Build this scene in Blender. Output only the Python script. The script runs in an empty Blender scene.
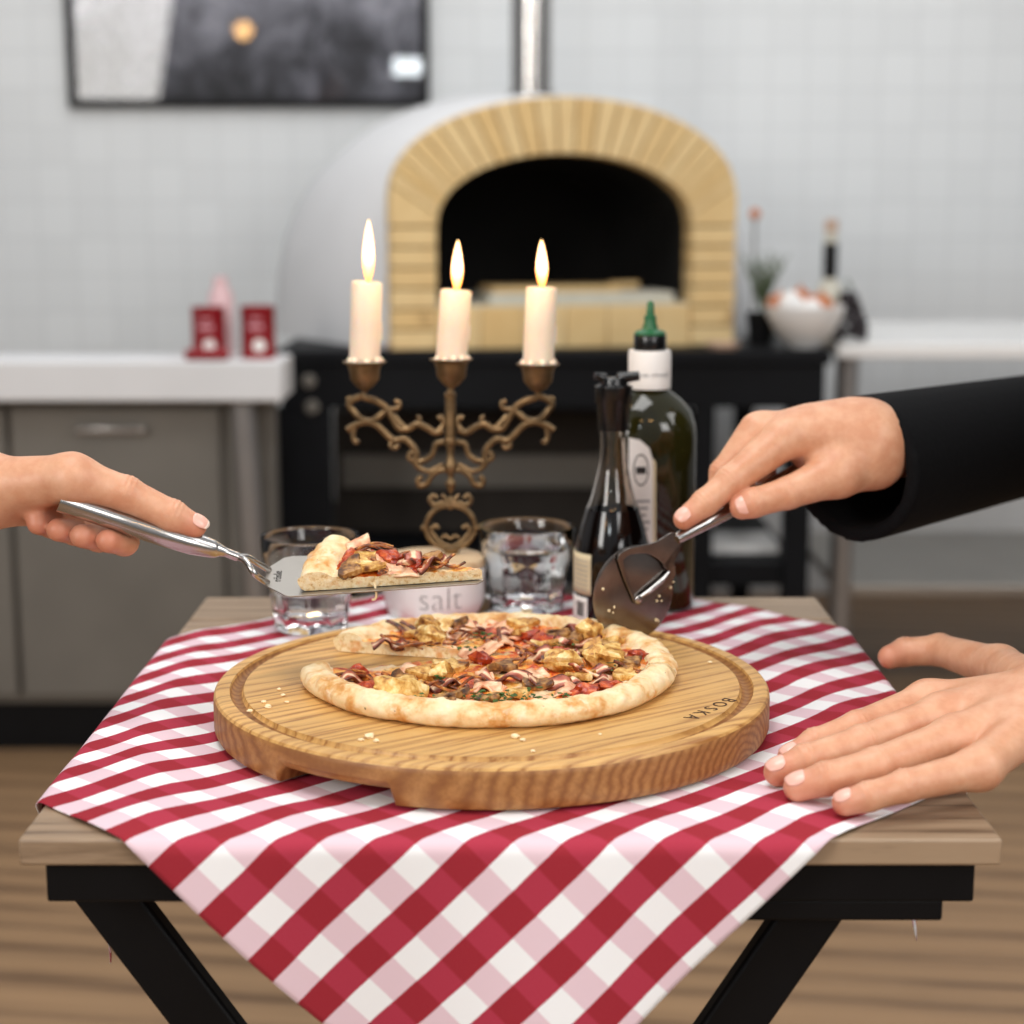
import bpy, math, random
import numpy as np
from mathutils import Vector, Matrix, noise

random.seed(7)
PI = math.pi
COL = bpy.context.scene.collection
V = Vector

# ------------------------------------------------------------------ camera
F = 1722.0
PITCH = 0.17644
CAMZ = 1.0912
CP, SP = math.cos(PITCH), math.sin(PITCH)
cam_d = bpy.data.cameras.new('camera')
cam = bpy.data.objects.new('camera', cam_d)
COL.objects.link(cam)
cam.location = (0, 0, CAMZ)
cam.rotation_euler = (PI / 2 - PITCH, 0, 0)
cam_d.sensor_width = 36
cam_d.lens = F / 1024 * 36
cam_d.clip_start = 0.05
cam_d.dof.use_dof = True
cam_d.dof.focus_distance = 1.20
cam_d.dof.aperture_fstop = 4.4
bpy.context.scene.camera = cam


def ray(px, py):
    a = (px - 512) / F
    b = (512 - py) / F
    return V((a, CP + b * SP, -SP + b * CP))


def P(px, py, Y):            # measured point of the photograph at distance Y
    d = ray(px, py)
    k = Y / d.y
    return V((d.x * k, Y, CAMZ + d.z * k))


def G(px, py, z):            # measured point on the level z
    d = ray(px, py)
    k = (z - CAMZ) / d.z
    return V((d.x * k, d.y * k, z))


def PL(px, py, p0, n):       # measured point on a plane
    d = ray(px, py)
    o = V((0, 0, CAMZ))
    k = (p0 - o).dot(n) / d.dot(n)
    return o + d * k


def PX(px, Y, z):
    return (px - 512) / F * (Y * CP - (z - CAMZ) * SP)


# ------------------------------------------------------------------ materials
def S(h):
    h = h.lstrip('#')
    c = [int(h[i:i + 2], 16) / 255 for i in (0, 2, 4)]
    return tuple((x / 12.92 if x <= .04045 else ((x + .055) / 1.055) ** 2.4) for x in c) + (1,)


class NT:
    def __init__(self, name):
        self.m = bpy.data.materials.new(name)
        self.m.use_nodes = True
        self.t = self.m.node_tree
        self.b = self.t.nodes['Principled BSDF']
        self.out = self.t.nodes['Material Output']

    def n(self, kind, **kw):
        x = self.t.nodes.new('ShaderNode' + kind)
        for k, v in kw.items():
            if k.startswith('i_'):
                x.inputs[k[2:].replace('_', ' ')].default_value = v
            else:
                setattr(x, k, v)
        return x

    def l(self, a, b):
        self.t.links.new(a, b)

    def obj(self, scale=(1, 1, 1), rot=(0, 0, 0)):
        tc = self.n('TexCoord')
        mp = self.n('Mapping')
        mp.inputs['Scale'].default_value = scale
        mp.inputs['Rotation'].default_value = rot
        self.l(tc.outputs['Object'], mp.inputs[0])
        return mp.outputs[0]

    def noise(self, vec, scale, detail=4, rough=.5, dist=0):
        x = self.n('TexNoise')
        x.inputs['Scale'].default_value = scale
        x.inputs['Detail'].default_value = detail
        x.inputs['Roughness'].default_value = rough
        x.inputs['Distortion'].default_value = dist
        self.l(vec, x.inputs['Vector'])
        return x.outputs['Fac']

    def ramp(self, fac, stops, interp='LINEAR'):
        r = self.n('ValToRGB')
        cr = r.color_ramp
        cr.interpolation = interp
        while len(cr.elements) < len(stops):
            cr.elements.new(.5)
        for e, (p, c) in zip(cr.elements, stops):
            e.position = p
            e.color = c if len(c) == 4 else tuple(c) + (1,)
        self.l(fac, r.inputs[0])
        return r.outputs[0]

    def mix(self, fac, a, b, mode='MIX'):
        x = self.n('MixRGB', blend_type=mode)
        for i, q in ((0, fac), (1, a), (2, b)):
            if isinstance(q, (float, int)):
                x.inputs[i].default_value = q
            elif isinstance(q, tuple):
                x.inputs[i].default_value = q
            else:
                self.l(q, x.inputs[i])
        return x.outputs[0]

    def math(self, op, a, b=0.0, c=None):
        x = self.n('Math', operation=op)
        for i, q in enumerate((a, b, c)):
            if q is None:
                continue
            if isinstance(q, (float, int)):
                x.inputs[i].default_value = q
            else:
                self.l(q, x.inputs[i])
        return x.outputs[0]

    def bump(self, h, strength=.3, dist=.002):
        x = self.n('Bump')
        x.inputs['Strength'].default_value = strength
        x.inputs['Distance'].default_value = dist
        self.l(h, x.inputs['Height'])
        self.l(x.outputs[0], self.b.inputs['Normal'])

    def color(self, c):
        if isinstance(c, tuple):
            self.b.inputs['Base Color'].default_value = c
        else:
            self.l(c, self.b.inputs['Base Color'])

    def set(self, **kw):
        for k, v in kw.items():
            self.b.inputs[k.replace('_', ' ')].default_value = v


def plain(name, h, rough=.5, metal=0, var=.08, scale=30, bump=0, **kw):
    t = NT(name)
    c = S(h)
    v = t.obj()
    f = t.noise(v, scale)
    lo = tuple(x * (1 - var) for x in c[:3]) + (1,)
    hi = tuple(min(1, x * (1 + var)) for x in c[:3]) + (1,)
    t.color(t.ramp(f, [(.3, lo), (.7, hi)]))
    t.set(Roughness=rough, Metallic=metal, **kw)
    if bump:
        t.bump(f, bump, .001)
    return t.m


def wood_mat(name, dark, mid, light, rot=0.0, plank=.05, rough=.45, scale=1.0, contrast=.8, distort=7):
    t = NT(name)
    v = t.obj(rot=(0, 0, rot))
    sx = t.n('SeparateXYZ')
    t.l(v, sx.inputs[0])
    pid = t.math('FLOOR', t.math('DIVIDE', sx.outputs[1], plank))
    wn = t.n('TexWhiteNoise', noise_dimensions='1D')
    t.l(pid, wn.inputs['W'])
    off = t.n('CombineXYZ')
    t.l(t.math('MULTIPLY', wn.outputs[0], 3.0), off.inputs[0])
    t.l(wn.outputs[0], off.inputs[2])
    add = t.n('VectorMath', operation='ADD')
    t.l(v, add.inputs[0])
    t.l(off.outputs[0], add.inputs[1])
    mp = t.n('Mapping')
    mp.inputs['Scale'].default_value = (1.3 * scale, 14 * scale, 6 * scale)
    t.l(add.outputs[0], mp.inputs[0])
    w = t.n('TexWave', wave_type='BANDS', bands_direction='Y')
    w.inputs['Scale'].default_value = 1.1
    w.inputs['Distortion'].default_value = distort
    w.inputs['Detail'].default_value = 4
    w.inputs['Detail Scale'].default_value = 1.2
    t.l(mp.outputs[0], w.inputs['Vector'])
    mp2 = t.n('Mapping')
    mp2.inputs['Scale'].default_value = (12 * scale, 240 * scale, 120 * scale)
    t.l(add.outputs[0], mp2.inputs[0])
    fine = t.noise(mp2.outputs[0], 1.0, 4, .65)
    lowc = t.mix(contrast, S(mid), S(dark))
    hic = t.mix(contrast, S(mid), S(light))
    c1 = t.mix(t.ramp(w.outputs['Fac'], [(0, (0, 0, 0, 1)), (.22, (.5, .5, .5, 1)), (1, (1, 1, 1, 1))]), lowc, hic)
    c2 = t.mix(t.ramp(fine, [(.42, (0, 0, 0, 1)), (.62, (.75, .75, .75, 1))]), c1, S(light))
    c3 = t.mix(t.ramp(fine, [(.2, (.6, .6, .6, 1)), (.38, (0, 0, 0, 1))]), c2, S(dark))
    br = t.math('ADD', t.math('MULTIPLY', wn.outputs[0], .24), .86)
    vm = t.n('VectorMath', operation='SCALE')
    t.l(c3, vm.inputs[0])
    t.l(br, vm.inputs['Scale'])
    t.color(vm.outputs[0])
    t.set(Roughness=rough)
    t.bump(fine, .25, .0006)
    return t.m


def glass_mat(name, col=(1, 1, 1, 1), ior=1.45, rough=0.0):
    t = NT(name)
    f = t.noise(t.obj(), 3)
    c2 = tuple(x * .97 for x in col[:3]) + (1,)
    t.color(t.ramp(f, [(.3, c2), (.7, col)]))
    t.set(Roughness=rough, IOR=ior)
    t.b.inputs['Transmission Weight'].default_value = 1
    return t.m


M = {}
M['steel'] = plain('brushed_steel', '#b9b6b3', .22, 1, .05, 60)
M['steel_blade'] = plain('satin_steel', '#b0aba4', .42, 1, .04, 40)
M['steel_wheel'] = plain('wheel_steel', '#817a75', .22, 1, .15, 60)
M['steel_soft'] = plain('kitchen_steel', '#a8a39c', .35, 1, .06, 8)
M['steel_panel'] = plain('steel_panel', '#77736c', .5, .4, .1, 5)
M['brass'] = plain('antique_brass', '#7b6446', .42, .8, .4, 90, .4)
M['wax'] = plain('candle_wax', '#fbe3cb', .45, 0, .03, 40)
M['wax'].node_tree.nodes['Principled BSDF'].inputs['Subsurface Weight'].default_value = .5
M['wax'].node_tree.nodes['Principled BSDF'].inputs['Subsurface Radius'].default_value = (.02, .01, .006)
M['wick'] = plain('burnt_wick', '#1c1512', .9)
M['black_metal'] = plain('black_painted_metal', '#08080a', .5, 0, .2, 20)
M['black_stand'] = plain('black_oven_stand', '#0a0c10', .55, 0, .25, 12)
M['black_plastic'] = plain('black_plastic', '#0a0a0b', .25)
M['dark_panel'] = plain('dark_panel', '#37312c', .6, 0, .5, 4)
M['white_ceramic'] = plain('white_ceramic', '#efeeec', .25, 0, .01, 10)
M['grey_print'] = plain('grey_print', '#9b9a99', .6)
M['black_print'] = plain('black_print', '#26211e', .7)
M['white_label'] = plain('paper_label', '#efebe6', .6, 0, .03, 60)
M['cream_label'] = plain('cream_label', '#d8c9a5', .6, 0, .05, 60)
M['green_plastic'] = plain('green_plastic', '#0f5a30', .35)
M['red_can'] = plain('red_can', '#8c0a18', .4, .1, .1, 20)
M['pink'] = plain('pink_print', '#d99aa4', .6)
M['pale_pink'] = plain('pale_pink_plastic', '#dcb9bb', .5)
M['white'] = plain('white_print', '#f3f1ee', .6)
M['plaster'] = plain('white_plaster', '#dcdcdd', .8, 0, .03, 6, .1)
M['soot'] = plain('soot_black', '#0b0a0a', .9)
M['stone_pale'] = plain('pale_stone', '#c9c6b8', .7, 0, .06, 20)
M['leaf'] = plain('herb_leaf', '#5a6b4c', .6, 0, .35, 60)
M['orange'] = plain('orange_skin', '#c5713a', .5, 0, .2, 30)
M['egg'] = plain('white_shell', '#f4f2f0', .5)
M['grape'] = plain('dark_grape', '#1d1016', .3)
M['beige'] = plain('beige_clay', '#c3a590', .7)
M['steel_leg'] = plain('steel_leg', '#a29f9d', .3, .8, .05, 10)
M['cloth_black'] = plain('black_knit', '#060608', .9, 0, .3, 200, .4)
M['trouser'] = plain('dark_trousers', '#1a1c22', .9)
M['hair'] = plain('brown_hair', '#3a2618', .7, 0, .3, 80)
M['nail'] = plain('nail', '#eab5a4', .25, 0, .04, 60)
M['nail_tip'] = plain('nail_tip', '#f3ded0', .3)
M['crumb'] = plain('bread_crumb', '#f2ddb4', .85, 0, .08, 300)
M['eye'] = plain('eye_white', '#f0eeea', .3)
M['glass'] = glass_mat('clear_glass')
M['water'] = glass_mat('water', (1, 1, 1, 1), 1.33)
M['bottle_glass'] = glass_mat('bottle_glass', (.86, .80, .74, 1), 1.45)
M['soy'] = plain('dark_soy_glaze', '#0b0605', .08)
M['olive_glass'] = plain('dark_olive_glass', '#25230c', .07, 0, .5, 14)
M['burn'] = plain('burnt_brand', '#3c2210', .8)
M['bread_wood'] = wood_mat('peel_wood', '#a9783f', '#d2a25c', '#e6c88f', 0, .2)
M['lid_wood'] = wood_mat('lid_wood', '#b98a58', '#dcb184', '#ecd0a8', .3, .2)
M['board'] = wood_mat('oiled_oak', '#8f5a28', '#c48c48', '#e0b26c', -.62, .055, .42, 1.6, .75, 14)
M['table_wood'] = wood_mat('table_wood', '#5a4634', '#8b7259', '#a28a70', 0, .08)
M['floor'] = wood_mat('floor_wood', '#5c4430', '#8a6a4b', '#a07f5d', .12, .16, .5, .25)
M['pot'] = plain('black_pot', '#0e0e10', .5)


for nm_ in ('black_stand', 'black_metal', 'cloth_black', 'dark_panel', 'pot'):
    M[nm_].node_tree.nodes['Principled BSDF'].inputs['Specular IOR Level'].default_value = .18


def board_side():
    t = NT('board_end_grain')
    v = t.obj(rot=(0, 0, .55))
    mp = t.n('Mapping')
    mp.inputs['Scale'].default_value = (22, 80, 120)
    t.l(v, mp.inputs[0])
    w = t.n('TexWave', wave_type='RINGS', rings_direction='X')
    w.inputs['Scale'].default_value = .55
    w.inputs['Distortion'].default_value = 5
    w.inputs['Detail'].default_value = 3
    t.l(mp.outputs[0], w.inputs['Vector'])
    f = t.noise(v, 220, 4, .7)
    c = t.ramp(w.outputs['Fac'], [(0, S('#8a5a2e')), (.4, S('#9e6d3a')), (1, S('#ac7b46'))])
    t.color(t.mix(t.ramp(f, [(.35, (.5, .5, .5, 1)), (.6, (0, 0, 0, 1))]), c, S('#7c4c25')))
    t.set(Roughness=.5)
    t.bump(f, .2, .0005)
    return t.m


M['board_side'] = board_side()


def brick_mat(name, cols):
    t = NT(name)
    v = t.obj()
    geo = t.n('NewGeometry')
    f = t.noise(v, 18, 4)
    c = t.ramp(geo.outputs['Random Per Island'], [(0, S(cols[0])), (.5, S(cols[1])), (1, S(cols[2]))])
    spot = t.ramp(t.noise(v, 9, 2), [(.70, (0, 0, 0, 1)), (.78, (1, 1, 1, 1))])
    c = t.mix(t.ramp(f, [(.3, (0, 0, 0, 1)), (.8, (.35, .35, .35, 1))]), c, S('#c89f62'))
    t.color(t.mix(spot, c, S('#8e6a44')))
    t.set(Roughness=.85)
    t.bump(f, .4, .004)
    return t.m


M['brick'] = brick_mat('sand_firebrick', ['#e2c288', '#e6c992', '#ead09c'])
M['mortar'] = plain('brown_mortar', '#5c3510', .9)


def tile_mat():
    t = NT('white_wall_tile')
    tc = t.n('TexCoord')
    sx = t.n('SeparateXYZ')
    t.l(tc.outputs['Object'], sx.inputs[0])
    cx = t.n('CombineXYZ')
    t.l(sx.outputs[0], cx.inputs[0])
    t.l(sx.outputs[2], cx.inputs[1])
    b = t.n('TexBrick')
    b.offset = 0
    b.inputs['Color1'].default_value = S('#e3e6e7')
    b.inputs['Color2'].default_value = S('#dee1e2')
    b.inputs['Mortar'].default_value = S('#d6d9da')
    b.inputs['Scale'].default_value = 1
    b.inputs['Mortar Size'].default_value = .003
    b.inputs['Brick Width'].default_value = .10
    b.inputs['Row Height'].default_value = .10
    t.l(cx.outputs[0], b.inputs['Vector'])
    t.color(b.outputs['Color'])
    t.set(Roughness=.35)
    return t.m


M['tile'] = tile_mat()


def print_mat():
    t = NT('monochrome_photo_print')
    v = t.obj(scale=(1, 1, .8))
    f = t.noise(v, 9, 7, .7, .5)
    sx = t.n('SeparateXYZ')
    t.l(t.obj(), sx.inputs[0])
    g = t.math('MULTIPLY_ADD', sx.outputs[2], .9, -.05)
    s = t.math('ADD', f, g)
    t.color(t.ramp(s, [(.40, S('#141418')), (.54, S('#3c3c43')), (.70, S('#76767f')), (.9, S('#b0b0ba'))]))
    t.set(Roughness=.5)
    t.b.inputs['Specular IOR Level'].default_value = .25
    t.b.inputs['Coat Weight'].default_value = 1
    t.b.inputs['Coat Roughness'].default_value = .015
    return t.m


M['print'] = print_mat()


def cloth_mat():
    t = NT('gingham_cotton')
    uv = t.n('UVMap')
    uv.uv_map = 'flat'
    sx = t.n('SeparateXYZ')
    t.l(uv.outputs[0], sx.inputs[0])
    # u = distance in from the right hem, v = distance in from the left hem (metres)
    nz = t.noise(uv.outputs[0], 40, 2)
    wob = t.math('MULTIPLY', t.math('SUBTRACT', nz, .5), .0010)

    def stripe(o, ph):
        a = t.math('ADD', t.math('ADD', o, ph), wob)
        fr = t.math('FRACT', t.math('DIVIDE', a, .0405))
        return t.math('LESS_THAN', fr, .5)
    su = stripe(sx.outputs[0], .0405 - .0095)
    sv = stripe(sx.outputs[1], 0)
    white, pink = S('#efeff0'), S('#e0c4cd')
    red, pale = S('#960720'), S('#a8223c')
    w = t.mix(sv, white, pink)
    r = t.mix(sv, pale, red)
    c = t.mix(su, w, r)
    weave = t.n('TexVoronoi')
    weave.inputs['Scale'].default_value = 900
    t.l(uv.outputs[0], weave.inputs['Vector'])
    f2 = t.noise(uv.outputs[0], 1400, 2)
    c = t.mix(t.math('MULTIPLY', f2, .05), c, white)
    t.color(c)
    t.set(Roughness=.85)
    t.b.inputs['Specular IOR Level'].default_value = .15
    t.bump(weave.outputs['Distance'], .15, .0004)
    return t.m


M['cloth'] = cloth_mat()


def crust_mat():
    t = NT('baked_crust')
    v = t.obj()
    a = t.noise(v, 45, 4, .6)
    b = t.noise(v, 130, 3, .6)
    d = t.noise(v, 260, 1)
    c = t.ramp(a, [(.32, S('#f2dfba')), (.50, S('#eacb9a')), (.62, S('#d59c58')), (.75, S('#a8662a'))])
    c = t.mix(t.ramp(b, [(.55, (0, 0, 0, 1)), (.72, (.5, .5, .5, 1))]), c, S('#f7ead0'))
    c = t.mix(t.ramp(d, [(.76, (0, 0, 0, 1)), (.8, (.9, .9, .9, 1))]), c, S('#5b3315'))
    t.color(c)
    t.set(Roughness=.7)
    t.b.inputs['Subsurface Weight'].default_value = .1
    t.b.inputs['Subsurface Scale'].default_value = .004
    t.bump(b, .5, .0018)
    return t.m


def sauce_mat():
    t = NT('sauce_and_cheese')
    v = t.obj()
    a = t.noise(v, 60, 4, .6, .8)
    b = t.noise(v, 38, 3, .5, .4)
    d = t.noise(v, 170, 3)
    c = t.ramp(a, [(.30, S('#8c220a')), (.42, S('#c94a14')), (.52, S('#e88a2c')), (.62, S('#f2bb60')), (.74, S('#f8e2ae'))])
    c = t.mix(t.ramp(b, [(.56, (0, 0, 0, 1)), (.66, (.85, .85, .85, 1))]), c, S('#f1dcb4'))
    c = t.mix(t.ramp(d, [(.62, (0, 0, 0, 1)), (.72, (.8, .8, .8, 1))]), c, S('#6a3013'))
    t.color(c)
    t.set(Roughness=.4)
    t.bump(t.math('ADD', a, d), .7, .003)
    return t.m


def crumb_side():
    t = NT('cut_dough')
    v = t.obj()
    d = t.noise(v, 300, 3, .7)
    a = t.noise(v, 70, 2)
    c = t.ramp(d, [(.3, S('#c99d62')), (.45, S('#efd6a4')), (.7, S('#f8ebcc'))])
    c = t.mix(t.ramp(a, [(.58, (0, 0, 0, 1)), (.7, (.7, .7, .7, 1))]), c, S('#dd8c3c'))
    t.color(c)
    t.set(Roughness=.8)
    t.bump(d, .6, .002)
    return t.m


M['crust'], M['sauce'], M['dough'] = crust_mat(), sauce_mat(), crumb_side()


def bacon_mat():
    t = NT('grilled_bacon')
    uv = t.n('UVMap')
    uv.uv_map = 'flat'
    sx = t.n('SeparateXYZ')
    t.l(uv.outputs[0], sx.inputs[0])
    nz = t.noise(uv.outputs[0], 3, 3)
    a = t.math('ADD', sx.outputs[1], t.math('MULTIPLY', t.math('SUBTRACT', nz, .5), .5))
    c = t.ramp(a, [(.02, S('#5a2412')), (.12, S('#95452a')), (.3, S('#c0735a')), (.40, S('#efd2ae')), (.56, S('#ecc7a0')), (.66, S('#b96a50')), (.85, S('#94402a')), (.98, S('#5a2412'))])
    t.color(c)
    t.set(Roughness=.35)
    t.bump(nz, .4, .001)
    return t.m


M['bacon'] = bacon_mat()


def topping(name, cols, scale, rough=.45):
    t = NT(name)
    v = t.obj()
    a = t.noise(v, scale, 3, .6)
    n = len(cols)
    t.color(t.ramp(a, [(.32 + .36 * i / (n - 1), S(c)) for i, c in enumerate(cols)]))
    t.set(Roughness=rough)
    t.bump(a, .6, .002)
    return t.m


M['mushroom'] = topping('roast_mushroom', ['#6a3a12', '#b97f34', '#e2b768', '#f2dda6'], 110)
M['mushroom_dark'] = topping('dark_mushroom', ['#38200f', '#6e4420', '#a9783e', '#caa064'], 120)
M['onion'] = topping('charred_onion', ['#35170a', '#6a3010', '#a85c22', '#d09a4c'], 160)
M['tomato'] = topping('baked_tomato', ['#74200e', '#a83a1e', '#d0642e'], 150, .3)
M['ham'] = topping('pale_ham', ['#c2714c', '#e8b088', '#f8e0bc'], 90, .35)
M['herb'] = plain('chopped_herb', '#3a5618', .6, 0, .4, 300)


def skin_mat():
    t = NT('skin')
    v = t.obj()
    at = t.n('Attribute')
    at.attribute_name = 'tone'
    a = t.noise(v, 60, 4, .6)
    c = t.ramp(a, [(.35, S('#cd9270')), (.65, S('#dba887'))])
    c = t.mix(at.outputs['Fac'], c, S('#c4705a'))
    t.color(c)
    t.set(Roughness=.45)
    t.b.inputs['Subsurface Weight'].default_value = .18
    t.b.inputs['Subsurface Scale'].default_value = .006
    t.b.inputs['Subsurface Radius'].default_value = (1, .4, .25)
    t.bump(t.noise(v, 420, 3, .7), .16, .0006)
    return t.m


M['skin'] = skin_mat()


def flame_mat():
    t = NT('candle_flame')
    tc = t.n('TexCoord')
    sx = t.n('SeparateXYZ')
    t.l(tc.outputs['Generated'], sx.inputs[0])
    lw = t.n('LayerWeight')
    lw.inputs[0].default_value = .35
    hot = t.ramp(sx.outputs[2], [(0, S('#ff9a3c')), (.25, S('#ffc070')), (.5, S('#ffe9bd')), (1, S('#ffd99a'))])
    c = t.mix(lw.outputs['Facing'], hot, S('#ff8a2a'))
    e = t.n('Emission')
    e.inputs['Strength'].default_value = 7
    t.l(c, e.inputs['Color'])
    t.l(e.outputs[0], t.out.inputs['Surface'])
    return t.m


M['flame'] = flame_mat()


# ------------------------------------------------------------------ mesh helpers
class MB:
    def __init__(self):
        self.v, self.f, self.mi, self.uv = [], [], [], None

    def add(self, vs, fs, m=0):
        o = len(self.v)
        self.v += [tuple(p) for p in vs]
        self.f += [tuple(i + o for i in f) for f in fs]
        self.mi += [m] * len(fs)
        return self

    def box(self, c, s, m=0, rot=None):
        vs = []
        for z in (-.5, .5):
            for x, y in ((-.5, -.5), (.5, -.5), (.5, .5), (-.5, .5)):
                p = V((x * s[0], y * s[1], z * s[2]))
                if rot:
                    p = rot @ p
                vs.append(p + V(c))
        return self.add(vs, [(3, 2, 1, 0), (4, 5, 6, 7), (0, 1, 5, 4), (1, 2, 6, 5), (2, 3, 7, 6), (3, 0, 4, 7)], m)

    def boxx(self, x0, x1, y0, y1, z0, z1, m=0):
        return self.box(((x0 + x1) / 2, (y0 + y1) / 2, (z0 + z1) / 2), (x1 - x0, y1 - y0, z1 - z0), m)

    def lathe(self, prof, c, n=32, m=0, facet=None):
        vs, fs = [], []
        k = len(prof)
        for i in range(n):
            a = 2 * PI * i / n
            for r, z in prof:
                rr = r * (facet(a, z) if facet else 1)
                vs.append((c[0] + rr * math.cos(a), c[1] + rr * math.sin(a), c[2] + z))
        for i in range(n):
            j = (i + 1) % n
            for q in range(k - 1):
                fs.append((i * k + q, j * k + q, j * k + q + 1, i * k + q + 1))
        o = len(vs)
        if prof[0][0] > 1e-6:
            fs.append(tuple(i * k for i in range(n))[::-1])
        if prof[-1][0] > 1e-6:
            fs.append(tuple(i * k + k - 1 for i in range(n)))
        return self.add(vs, fs, m)

    def tube(self, path, rad, n=10, m=0, flat=1.0, up=None):
        path = [V(p) for p in path]
        if isinstance(rad, (int, float)):
            rad = [rad] * len(path)
        vs, fs = [], []
        t0 = (path[1] - path[0]).normalized()
        ref = V(up) if up else (V((0, 0, 1)) if abs(t0.z) < .9 else V((0, 1, 0)))
        nrm = (ref - t0 * ref.dot(t0)).normalized()
        for i, p in enumerate(path):
            t = (path[min(i + 1, len(path) - 1)] - path[max(i - 1, 0)]).normalized()
            nrm = (nrm - t * nrm.dot(t)).normalized()
            b = t.cross(nrm)
            for j in range(n):
                a = 2 * PI * j / n
                vs.append(p + (nrm * math.cos(a) * flat + b * math.sin(a)) * rad[i])
        for i in range(len(path) - 1):
            for j in range(n):
                k = (j + 1) % n
                fs.append((i * n + j, i * n + k, (i + 1) * n + k, (i + 1) * n + j))
        fs.append(tuple(range(n))[::-1])
        fs.append(tuple((len(path) - 1) * n + j for j in range(n)))
        return self.add(vs, fs, m)

    def ball(self, c, r, m=0, n=12, nz=0.0, rot=None, seed=0):
        r = (r, r, r) if isinstance(r, (int, float)) else r
        vs, fs = [], []
        k = n // 2 + 1
        for i in range(n):
            for j in range(1, k - 1 + 1):
                pass
        vs.append(V((0, 0, 1)))
        for j in range(1, k):
            th = PI * j / k
            for i in range(n):
                a = 2 * PI * i / n
                vs.append(V((math.sin(th) * math.cos(a), math.sin(th) * math.sin(a), math.cos(th))))
        vs.append(V((0, 0, -1)))
        out = []
        for p in vs:
            q = V((p.x * r[0], p.y * r[1], p.z * r[2]))
            if nz:
                q = q * (1 + nz * noise.noise(p * 1.7 + V((seed, seed * .7, 0))))
            if rot:
                q = rot @ q
            out.append(q + V(c))
        for i in range(n):
            fs.append((0, 1 + i, 1 + (i + 1) % n))
        for j in range(k - 2):
            for i in range(n):
                a, b = 1 + j * n + i, 1 + j * n + (i + 1) % n
                fs.append((a, a + n, b + n, b))
        l = len(vs) - 1
        for i in range(n):
            fs.append((l, 1 + (k - 2) * n + (i + 1) % n, 1 + (k - 2) * n + i))
        return self.add(out, fs, m)

    def prism(self, pts, ext, m=0):     # polygon of 3-D points extruded by vector ext
        n = len(pts)
        e = V(ext)
        vs = [V(p) for p in pts] + [V(p) + e for p in pts]
        fs = [tuple(range(n))[::-1], tuple(range(n, 2 * n))]
        fs += [(i, (i + 1) % n, n + (i + 1) % n, n + i) for i in range(n)]
        return self.add(vs, fs, m)


def wloc(o):
    p = V((0, 0, 0))
    while o is not None:
        p += o.location
        o = o.parent
    return p


def link(name, me, parent=None, mats=None, smooth=True, loc=None, bevel=0, angle=40):
    me.name = name
    o = bpy.data.objects.new(name, me)
    COL.objects.link(o)
    if mats:
        for m in (mats if isinstance(mats, (list, tuple)) else [mats]):
            me.materials.append(M[m])
    if parent is not None:
        base = wloc(parent)
        o.parent = parent
        me.transform(Matrix.Translation(-base))
    else:
        if loc is None:
            n = len(me.vertices)
            co = np.empty(n * 3)
            me.vertices.foreach_get('co', co)
            co = co.reshape(-1, 3)
            lo, hi = co.min(0), co.max(0)
            loc = V(((lo[0] + hi[0]) / 2, (lo[1] + hi[1]) / 2, lo[2]))
        me.transform(Matrix.Translation(-V(loc)))
        o.location = loc
    if smooth:
        me.polygons.foreach_set('use_smooth', [True] * len(me.polygons))
        if angle < 180:
            me.set_sharp_from_angle(angle=math.radians(angle))
    if bevel:
        b = o.modifiers.new('bevel', 'BEVEL')
        b.width = bevel
        b.segments = 3
        b.limit_method = 'ANGLE'
        b.angle_limit = math.radians(40)
        b.harden_normals = False
    return o


def make(name, mb, mats, parent=None, **kw):
    me = bpy.data.meshes.new(name)
    me.from_pydata([tuple(v) for v in mb.v], [], mb.f)
    if any(mb.mi):
        me.polygons.foreach_set('material_index', mb.mi)
    if mb.uv is not None:
        l = me.uv_layers.new(name='flat')
        idx = np.empty(len(me.loops), dtype=np.int32)
        me.loops.foreach_get('vertex_index', idx)
        l.data.foreach_set('uv', np.array(mb.uv, dtype=np.float32)[idx].ravel())
    me.update()
    return link(name, me, parent, mats, **kw)


def empty(name, loc, label, cat, group=None, rz=0):
    o = bpy.data.objects.new(name, None)
    o.empty_display_size = .02
    COL.objects.link(o)
    o.location = loc
    o.rotation_euler = (0, 0, rz)
    return tag(o, label, cat, group)


def tag(o, label, cat, group=None):
    o['label'] = label
    o['category'] = cat
    if group:
        o['group'] = group
    return o


def structure(o):
    o['kind'] = 'structure'
    return o


def text_mesh(txt, size, extrude=.0002, offset=0.0):
    c = bpy.data.curves.new('t', 'FONT')
    c.body = txt
    c.size = size
    c.extrude = extrude
    c.offset = offset
    c.align_x = 'CENTER'
    c.align_y = 'CENTER'
    o = bpy.data.objects.new('t', c)
    COL.objects.link(o)
    bpy.context.view_layer.update()
    dg = bpy.context.evaluated_depsgraph_get()
    me = bpy.data.meshes.new_from_object(o.evaluated_get(dg))
    bpy.data.objects.remove(o)
    bpy.data.curves.remove(c)
    return me


def frame_matrix(o, x, y):
    x = V(x).normalized()
    y = V(y)
    y = (y - x * y.dot(x)).normalized()
    z = x.cross(y)
    m = Matrix((x, y, z)).transposed().to_4x4()
    m.translation = V(o)
    return m


def catmull(pts, per=6):
    pts = [V(p) for p in pts]
    out = []
    n = len(pts)
    for i in range(n - 1):
        p0, p1, p2, p3 = pts[max(i - 1, 0)], pts[i], pts[i + 1], pts[min(i + 2, n - 1)]
        for k in range(per):
            t = k / per
            out.append(.5 * ((2 * p1) + (p2 - p0) * t + (2 * p0 - 5 * p1 + 4 * p2 - p3) * t * t + (3 * p1 - p0 - 3 * p2 + p3) * t ** 3))
    out.append(pts[-1])
    return out


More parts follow.
